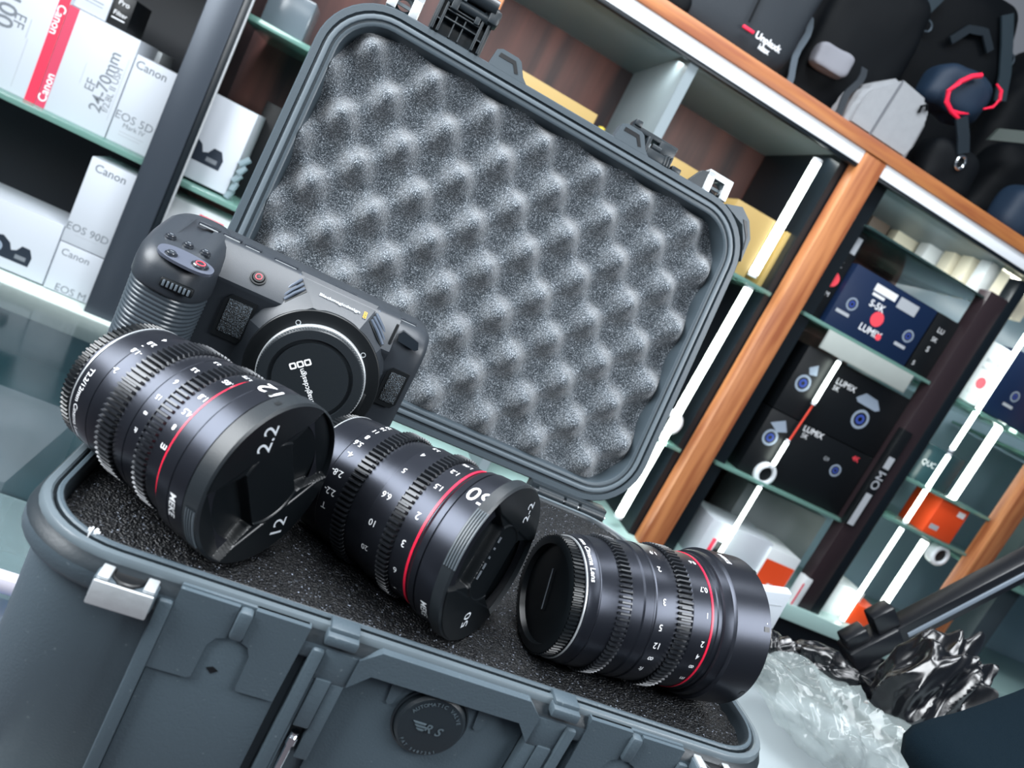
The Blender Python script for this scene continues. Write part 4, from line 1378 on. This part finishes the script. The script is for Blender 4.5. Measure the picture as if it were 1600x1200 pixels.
# window and side grille on the right block
b = MB(KM)
b.prism([(.1190, .0905), (.1215, .0930), (.1330, .0905), (.1345, .0865), (.1325, .0850), (.1200, .0865)], lambda a, c_, d: (a, d + (c_ - .087) * .75, c_), .1845, .1900)
b.build('sensor_window', mat('window_gloss', '#10151a', .12, spec=.9), cam)
b = MB(KM); b.box(.1150, .1170, .1862, .1885, .0290, .0960, .0006); b.build('side_groove', BODYD, cam)
b = MB(KM); b.box(.1090, .1158, .1735, .1762, .0330, .0480, .0012); b.build('release_button', BODYD, hou)

# ------------------------------------------------------------------ bags on top of the right cabinet


def blob(M_, rx, ry, rz, e=.5, amp=.01, fs=9, seed=0, nu=64, nv=40, flat=-.92):
    b = MB(M_)
    rings = []
    for i in range(nv + 1):
        ph = -pi / 2 + pi * i / nv
        rg = []
        for j in range(nu):
            t = 2 * pi * j / nu
            cx, sx = math.copysign(abs(cos(t)) ** e, cos(t)), math.copysign(abs(sin(t)) ** e, sin(t))
            cp, sp = abs(cos(ph)) ** e, math.copysign(abs(sin(ph)) ** e, sin(ph))
            p = Vector((rx * cx * cp, ry * sx * cp, rz * max(sp, flat)))
            n = noise.noise(p * fs + Vector((seed, seed * .7, 0))) + .5 * noise.noise(p * fs * 2.3 + Vector((0, seed, 3)))
            d = p.normalized() if p.length > 1e-6 else Vector((0, 0, 1))
            p = p + d * amp * n
            if p.z < rz * flat: p.z = rz * flat
            rg.append(p)
        rings.append(rg)
    b.loft(rings, True, True, True)
    return b


BG = 'bags heaped on the cabinet top'
RTZ = RT
def bagat(x, z, y):
    X, Z = L(x, z, y); return X, Z
# big charcoal bag with lettering
X0, _ = L(.43, 0, 1.36); X1, _ = L(.762, 0, 1.30)
cx = (X0 + X1) / 2
t = empty('camera_bag', 'charcoal zipped bag with small white lettering and a pink tag, on the cabinet', 'bag', (cx, 1.40, RTZ), group=BG)
b = blob(Matrix.Translation((0, 0, .14)), (X1 - X0) / 2, .105, .152, .35, .012, 9, 2)
b.build('bag_body', BAGC, t, 60)
YFc = 1.283
b = MB(Matrix.Translation((-cx, -1.40, -RTZ)))
X, Z = L(.686, .771, YFc)
b.text('Unplaxk', .0195, lambda p, q: (X + p, YFc, Z + .006 + q), .02)
b.text('idax', .0165, lambda p, q: (X - .002 + p, YFc, Z - .008 + q), .02)
b.build('lettering', WHITE, t)
b = MB(Matrix.Translation((-cx, -1.40, -RTZ)))
X, Z = L(.632, .778, YFc)
b.box(X - .014, X + .014, YFc - .002, YFc + .004, Z - .003, Z + .003, .001)
b.build('zip_tag', REDT, t)
b = MB(Matrix.Translation((-cx, -1.40, -RTZ)))
X, Z = L(.625, .79, YFc + .003); X2, Z2 = L(.621, .86, YFc + .003)
b.tube([(X, YFc + .002, Z), (X2, YFc + .002, Z2)], .0025, 6)
b.build('zip_seam', BAGB, t)
X, Z = L(.468, .742, 1.32)
b = blob(Matrix.Translation((0, 0, .02)), .035, .03, .024, .6, .006, 20, 4)
o = b.build('pouch', BAGB, None, 60); o.location = (X - .01, 1.325, RTZ); tag(o, 'small black pouch lying at the left foot of the charcoal bag', 'pouch', BG)
# black bag behind the straps
X, Z = L(.86, .80, 1.48)
b = blob(Matrix.Translation((0, 0, .18)), .13, .07, .20, .45, .014, 8, 5)
o = b.build('camera_bag', BAGB, None, 60); o.location = (X + .01, 1.495, RTZ); tag(o, 'black bag with hanging straps between the charcoal bag and the grey case', 'bag', BG)
for xa, za, xb, zb, lab in ((.742, .868, .768, .735, 'grey webbing strap hanging right beside the charcoal bag'), (.912, .845, .905, .722, 'dark padded strap hanging beside the grey canvas case')):
    A_ = Vector((L(xa, za, 1.36)[0], 1.36, L(xa, za, 1.36)[1])); B_ = Vector((L(xb, zb, 1.31)[0], 1.31, RTZ + .004))
    b = MB()
    pts = [A_.lerp(B_, k / 8) + Vector((.006 * sin(k), -.006 * sin(pi * k / 8), 0)) for k in range(9)]
    rings = [[(p.x - .008, p.y, p.z), (p.x + .008, p.y, p.z), (p.x + .008, p.y + .004, p.z), (p.x - .008, p.y + .004, p.z)] for p in pts]
    b.loft(rings, True, True, True)
    o = b.build('bag_strap', mat('strap_grey', '#3f4a54', .6) if xa < .8 else BAGC, None, 30); tag(o, lab, 'strap', BG)
b = blob(Matrix.Rotation(R(-4), 4, 'Y'), .048, .02, .028, .4, .004, 20, 3)
o = b.build('bag_flap', mat('flap_grey', '#7e8088', .7, bump=.3), None, 60)
X, Z = L(.842, .826, 1.38); o.location = (X, 1.40, Z); tag(o, 'light grey padded bag flap above the hanging straps', 'flap', BG)
# grey canvas case
X0, _ = L(.93, 0, 1.31); X1, _ = L(1.118, 0, 1.31)
t = empty('canvas_case', 'light grey canvas case with a rounded right corner, standing on the cabinet corner', 'case', ((X0 + X1) / 2, 1.352, RTZ), group=BG)
b = MB()
HH = lz(.868, 1.32) - RTZ; w2 = (X1 - X0) / 2
pl = [(-w2, .0), (w2 * .92, 0), (w2, HH * .2), (w2 * .97, HH * .72), (w2 * .72, HH * .95), (-w2 * .25, HH), (-w2 * .9, HH * .66), (-w2, HH * .4)]
b.prism(pl, lambda a, c_, d: (a, d, c_ + .0), -.050, .050)
es = list({e_ for f_ in b.bm.faces for e_ in f_.edges})
bmesh.ops.bevel(b.bm, geom=es, offset=.012, segments=4, affect='EDGES')
b.build('case_body', BAGG, t, 60)
b = MB(); b.tube([(-w2 * .28, -.0512, .008), (-w2 * .26, -.0518, HH * .5), (-w2 * .22, -.0512, HH * .95)], .0022, 6); b.build('seam', mat('seam_grey', '#5d6066', .8), t)
b = MB(); b.tube([(w2 * .55, -.053, HH * .70), (w2 * .50, -.058, HH * .78), (w2 * .60, -.058, HH * .84), (w2 * .70, -.055, HH * .78)], .0035, 8); b.build('buckle', BAGB, t)
# tall dark backpacks behind
for x, z, y, rx, ry, rz, sd, lab in ((1.04, .95, 1.66, .185, .085, .31, 11, 'big black backpack standing behind the grey canvas case'),
                                    (1.35, .95, 1.68, .165, .09, .30, 12, 'tall black backpack behind the red trimmed bottle pocket'),
                                    (1.42, .86, 1.49, .15, .065, .13, 14, 'black shoulder bag slumped at the right end of the heap')):
    X, Z = L(x, z, y)
    b = blob(Matrix.Translation((0, 0, rz * .92)), rx, ry, rz, .5, .022, 7, sd)
    o = b.build('backpack', BAGB, None, 60); o.location = (X, y, RTZ); tag(o, lab, 'bag', BG)
X, Z = L(1.49, .78, 1.36)
b = blob(Matrix.Translation((0, 0, .06)), .085, .05, .066, .6, .008, 9, 21)
o = b.build('pouch', BAGN, None, 60); o.location = (X - .02, 1.345, RTZ); tag(o, 'navy rounded pouch at the right image edge, on the cabinet top', 'pouch', BG)
X, Z = L(1.17, .86, 1.36)
b = blob(Matrix.Translation((0, 0, .055)), .075, .055, .060, .5, .010, 9, 25)
o = b.build('pouch', BAGB, None, 60); o.location = (X + .05, 1.375, RTZ); tag(o, 'black pouch under the navy red trimmed bag, carrying the silver ring', 'pouch', BG)
def webbing(label, pts, w, y, m_):
    P_ = [Vector((L(a, c_, y)[0], y, L(a, c_, y)[1])) for a, c_ in pts]
    q_ = []
    for i in range(len(P_) - 1):
        for k in range(4):
            q_.append(P_[i].lerp(P_[i + 1], k / 4))
    q_.append(P_[-1])
    rg = []
    for i, p in enumerate(q_):
        t_ = (q_[min(i + 1, len(q_) - 1)] - q_[max(i - 1, 0)]).normalized()
        n_ = Vector((-t_.z, 0, t_.x))
        d_ = Vector((0, .003, 0))
        rg.append([p - n_ * w - d_, p + n_ * w - d_, p + n_ * w + d_, p - n_ * w + d_])
    b = MB(); b.loft(rg, True, True, True)
    tag(b.build('bag_strap', m_, None, 40), label, 'strap', BG)


WEB1 = mat('web_dark', '#18222a', .6, spec=.3, bump=.4, bscale=600)
WEB2 = mat('web_slate', '#27343c', .55, spec=.3, bump=.4, bscale=600)
webbing('wide slate strap slanting up the big backpack to the top edge', [(.905, .86), (.93, .93), (.965, 1.0), (.985, 1.06)], .016, 1.552, WEB2)
webbing('dark curved carrying handle between the two backpacks', [(1.06, .99), (1.085, 1.03), (1.125, 1.045), (1.16, 1.02)], .010, 1.560, WEB1)
webbing('slate strap running down the right backpack behind the thin ring', [(1.15, 1.10), (1.19, 1.05), (1.225, 1.0), (1.25, .95)], .017, 1.572, WEB2)
webbing('dark strap dropping from the red trimmed bag to the silver ring', [(1.185, .875), (1.215, .845), (1.238, .815)], .015, 1.318, WEB1)
# navy bag with red trim
Xc, Zc = L(1.16, .915, 1.36)
t = empty('sling_bag', 'navy sling bag with bright red curved trim', 'bag', (Xc, 1.40, Zc - .055), group=BG)
b = blob(Matrix.Translation((0, 0, .06)), .085, .05, .055, .6, .010, 12, 31)
b.build('bag_body', BAGN, t, 60)
b = MB(Matrix.Translation((-Xc, -1.40, -(Zc - .055))))
pts = [(1.170, .968), (1.150, .955), (1.130, .930), (1.118, .902), (1.128, .882), (1.150, .872), (1.178, .868), (1.200, .862)]
b.tube([(L(a, c_, 1.34)[0], 1.335, L(a, c_, 1.34)[1]) for a, c_ in pts], [.006, .006, .006, .0058, .0055, .005, .004, .0015], 8)
pts = [(1.150, .873), (1.170, .878), (1.192, .888)]
b.tube([(L(a, c_, 1.34)[0], 1.335, L(a, c_, 1.34)[1]) for a, c_ in pts], [.004, .004, .0015], 8)
pts = [(1.218, .974), (1.238, .968), (1.247, .950), (1.240, .930), (1.222, .916)]
b.tube([(L(a, c_, 1.34)[0], 1.338, L(a, c_, 1.34)[1]) for a, c_ in pts], [.002, .004, .004, .0035, .002], 8)
b.build('red_trim', REDT, t)
# rings
def oring(label, x, z, y, r, w, m_, squash=1.3):
    X, Z = L(x, z, y)
    pts = [(X + r * cos(k * pi / 12), y, Z + r * squash * sin(k * pi / 12)) for k in range(25)]
    b = MB(); b.tube(pts, w, 8, False)
    tag(b.build('metal_ring', m_), label, 'ring', BG)
oring('silver oval ring hanging on the black pouch', 1.245, .796, 1.315, .0115, .0032, CHROME)
oring('dull dark ring on the backpack strap near the top edge', .99, .985, 1.565, .016, .003, mat('dull_metal', '#4d5963', .4, metal=.6), .8)
oring('thin dark ring on the backpack at the right edge', 1.212, 1.03, 1.583, .018, .002, mat('dull_metal', '#4d5963', .4), .9)
X, Z = L(1.33, .90, 1.42)
b = MB(); b.loft([[(X - .07, 1.40, Z - .04), (X - .06, 1.40, Z - .005), (X - .06, 1.41, Z - .005), (X - .07, 1.41, Z - .04)], [(X + .05, 1.30, Z + .0), (X + .05, 1.30, Z + .03), (X + .05, 1.31, Z + .03), (X + .05, 1.31, Z)]], True, True, True)
tag(b.build('bag_strap', mat('olive_web', '#39423f', .7)), 'broad olive strap crossing the heap near the right edge', 'strap', BG)

# ------------------------------------------------------------------ tripod arm, plastic bags, cloth at lower right
tr = empty('tripod', 'black tripod pan handle with clamp and ridged knob slanting in from the right edge', 'tripod', (.92, .5, -.14))
TM = W((.92, .5, -.14))
A_ = Vector((.950, .5, -.070)); B_ = Vector((1.20, .49, .272))
D_ = (B_ - A_).normalized(); N_ = Vector((-D_.z, 0, D_.x))
def bar(a0, a1, n0, n1, d0, d1, nm, m_, par=tr, bev=.002):
    Mx = TM @ Matrix(((D_.x, 0, N_.x, A_.x), (D_.y, 1, N_.y, A_.y), (D_.z, 0, N_.z, A_.z), (0, 0, 0, 1)))
    return MB(Mx).box(a0, a1, d0, d1, n0, n1, bev).build(nm, m_, par)
TB = mat('tripod_black', '#0d1015', .3, spec=.6)
h = bar(.0, .45, -.016, .016, -.014, .014, 'handle', TB)
bar(.02, .45, -.004, .003, -.0165, -.0138, 'handle_highlight', mat('handle_highlight_grey', '#6d7782', .3), h, .001)  # grey stripe paints the highlight along the black handle
Xt = A_ + D_ * .245 + N_ * .009
b = MB(TM)
b.text('BEXIN', .012, lambda p, q: Xt + D_ * p + N_ * q + Vector((0, -.0146, 0)), .02)
b.build('lettering', WHITE, h)
bar(-.065, .012, -.014, .018, -.018, .018, 'clamp', TB, tr, .004)
for a in (-.058, -.012):
    bar(a - .004, a + .030, .018, .038 + (.012 if a > -.03 else 0), -.012, .012, 'clamp_jaw', TB, tr, .003)
kc = A_ + D_ * -.052 + N_ * -.030
Mk = TM @ Matrix.Translation(kc) @ Vector((D_.x * .5 - N_.x, 0, D_.z * .5 - N_.z)).to_track_quat('Z', 'Y').to_matrix().to_4x4()
b = MB(TM @ Matrix.Translation(kc + D_ * .012) @ D_.to_track_quat('Z', 'Y').to_matrix().to_4x4())
rg = []
for s, k in ((-.026, .75), (-.022, 1), (.012, 1), (.017, .8)):
    rg.append([((.0165 + .0022 * (1 if j % 2 else -1)) * k * cos(2 * pi * j / 24), (.0165 + .0022 * (1 if j % 2 else -1)) * k * sin(2 * pi * j / 24), s) for j in range(24)])
b.loft(rg, True, True, True)
b.build('knob', TB, tr, 50)
b = MB(TM); b.tube([kc + D_ * .012, kc + D_ * .012 + N_ * .022], .007, 12); b.build('knob_stem', TB, tr)
b = MB(TM); b.tube([A_ + D_ * .03 + N_ * -.01, A_ + D_ * .03 + Vector((.07, .01, -.03)), A_ + Vector((.20, .02, -.045)), A_ + Vector((.29, .03, -.068))], .0065, 10); b.build('lever', TB, tr)
b = MB(TM); b.tube([(.930, .5, -.150), (.925, .5, -.100)], .010, 12); b.build('column', TB, tr)
b = MB(TM); b.lathe([(0, 0), (.001, 0)], 4)
b.bm.free()


def crumple(M_, rx, ry, rz, amp, fs, seed, sub=6, stretch=(1, 1, 1), peak=0.0):
    """thin film bag: long sharp folds running along the stretched axis"""
    b = MB(M_)
    bmesh.ops.create_icosphere(b.bm, subdivisions=sub, radius=1.0)
    for v_ in b.bm.verts:
        p = v_.co.copy()
        sq_ = Vector([math.copysign(abs(c) ** .8, c) for c in p])
        q = Vector((sq_.x * rx, sq_.y * ry, sq_.z * rz))
        w = noise.noise_vector(q * fs * .4 + Vector((seed, 0, seed))) * .012
        s = Vector(((q.x + w.x) * stretch[0], (q.y + w.y) * stretch[1], (q.z + w.z) * stretch[2])) * fs + Vector((seed * 1.7, seed, seed * .3))
        n = (1 - 2.4 * abs(noise.noise(s))) + .40 * (1 - 2.4 * abs(noise.noise(s * 1.9 + Vector((5, 1, 2))))) + .10 * (1 - 2.4 * abs(noise.noise(s * 4.1)))
        q += p.normalized() * amp * (n - .8)
        if peak and p.z > 0:
            q.z += peak * p.z * p.z * max(0, noise.noise(Vector((p.x * 3, p.y * 3, seed))) + .4)
        v_.co = M_ @ q
    return b


PB = 'plastic bags on the table'
def lump(name, label, x, y, z0, rx, ry, rz, amp, fs, seed, m_, tilt=0, stretch=(1, 1, 1), peak=0.0):
    b = crumple(Matrix.Rotation(R(tilt), 4, 'Y'), rx, ry, rz, amp, fs, seed, 6, stretch, peak)
    zmin = min(v_.co.z for v_ in b.bm.verts)
    for v_ in b.bm.verts: v_.co.z -= zmin
    o = b.build(name, m_, None, 50); o.location = (x, y, z0)
    tag(o, label, 'bag', PB)
    return o
lump('plastic_bag', 'crumpled clear plastic bag at the lower right corner of the case', .705, .258, -.1345, .118, .072, .022, .016, 20, 3, PLC, 6, (1, .6, 1), .012)
lump('plastic_bag', 'small knotted black plastic bag beside the right lens hood', .668, .365, -.1345, .034, .022, .026, .008, 40, 5, PLB, 0, (1, 1, .6))
lump('plastic_bag', 'crushed black plastic bag under the tripod knob', 0.765, .372, -.1345, .062, .026, .026, .010, 26, 8, PLB, 6, (.6, 1, 1.2))
lump('plastic_bag', 'tall shiny black plastic bag behind the dark cloth', .862, .330, -.1345, .064, .040, .058, .016, 20, 11, PLB, 14, (1.2, 1, .45), .04)
b = MB(Matrix.Rotation(R(-14), 4, 'Y') @ Matrix.Rotation(R(12), 4, 'X')).box(-.030, .030, 0, .012, 0, .105, .002)
b.mi = 1
for k in range(9):
    b.box(-.024 + .002 * (k % 3), .024 - .004 * (k % 4), -.0005, .0004, .030 + .007 * k, .0318 + .007 * k)
o = b.build('carton', [PAPER, INKL])
o.location = (.655, .392, -.1345); tag(o, 'white printed carton leaning behind the right lens', 'box')
# dark cloth covered cushion in the right foreground
b = MB()
pl = []
pts = [(0.68, -0.0709), (0.6607, -0.0596), (0.6506, -0.0421), (0.6533, -0.0309), (0.6693, -0.0172), (0.6871, -0.0055), (0.7103, 0.0142), (0.7333, 0.0348), (0.7596, 0.0614), (0.82, 0.02), (0.8, -0.09), (0.69, -0.1045)]
rings = []
for d, s in ((.088, .95), (.094, .985), (.104, 1.0), (.148, 1.0), (.162, .985), (.170, .95)):
    cx_, cz_ = .74, -.05
    rings.append([(cx_ + (a - cx_) * s, d, cz_ + (c_ - cz_) * s) for a, c_ in pts])
b.loft(rings, True, True, True)
o = b.build('cushion', CLOTH, None, 70)
tag(o, 'dark teal cloth covered cushion at the lower right corner', 'cushion')
o = MB().box(.60, .80, .092, .168, -.134, -.106, .006).build('camera_pouch', BAGB)
tag(o, 'black pouch on the table under the dark cushion', 'pouch')
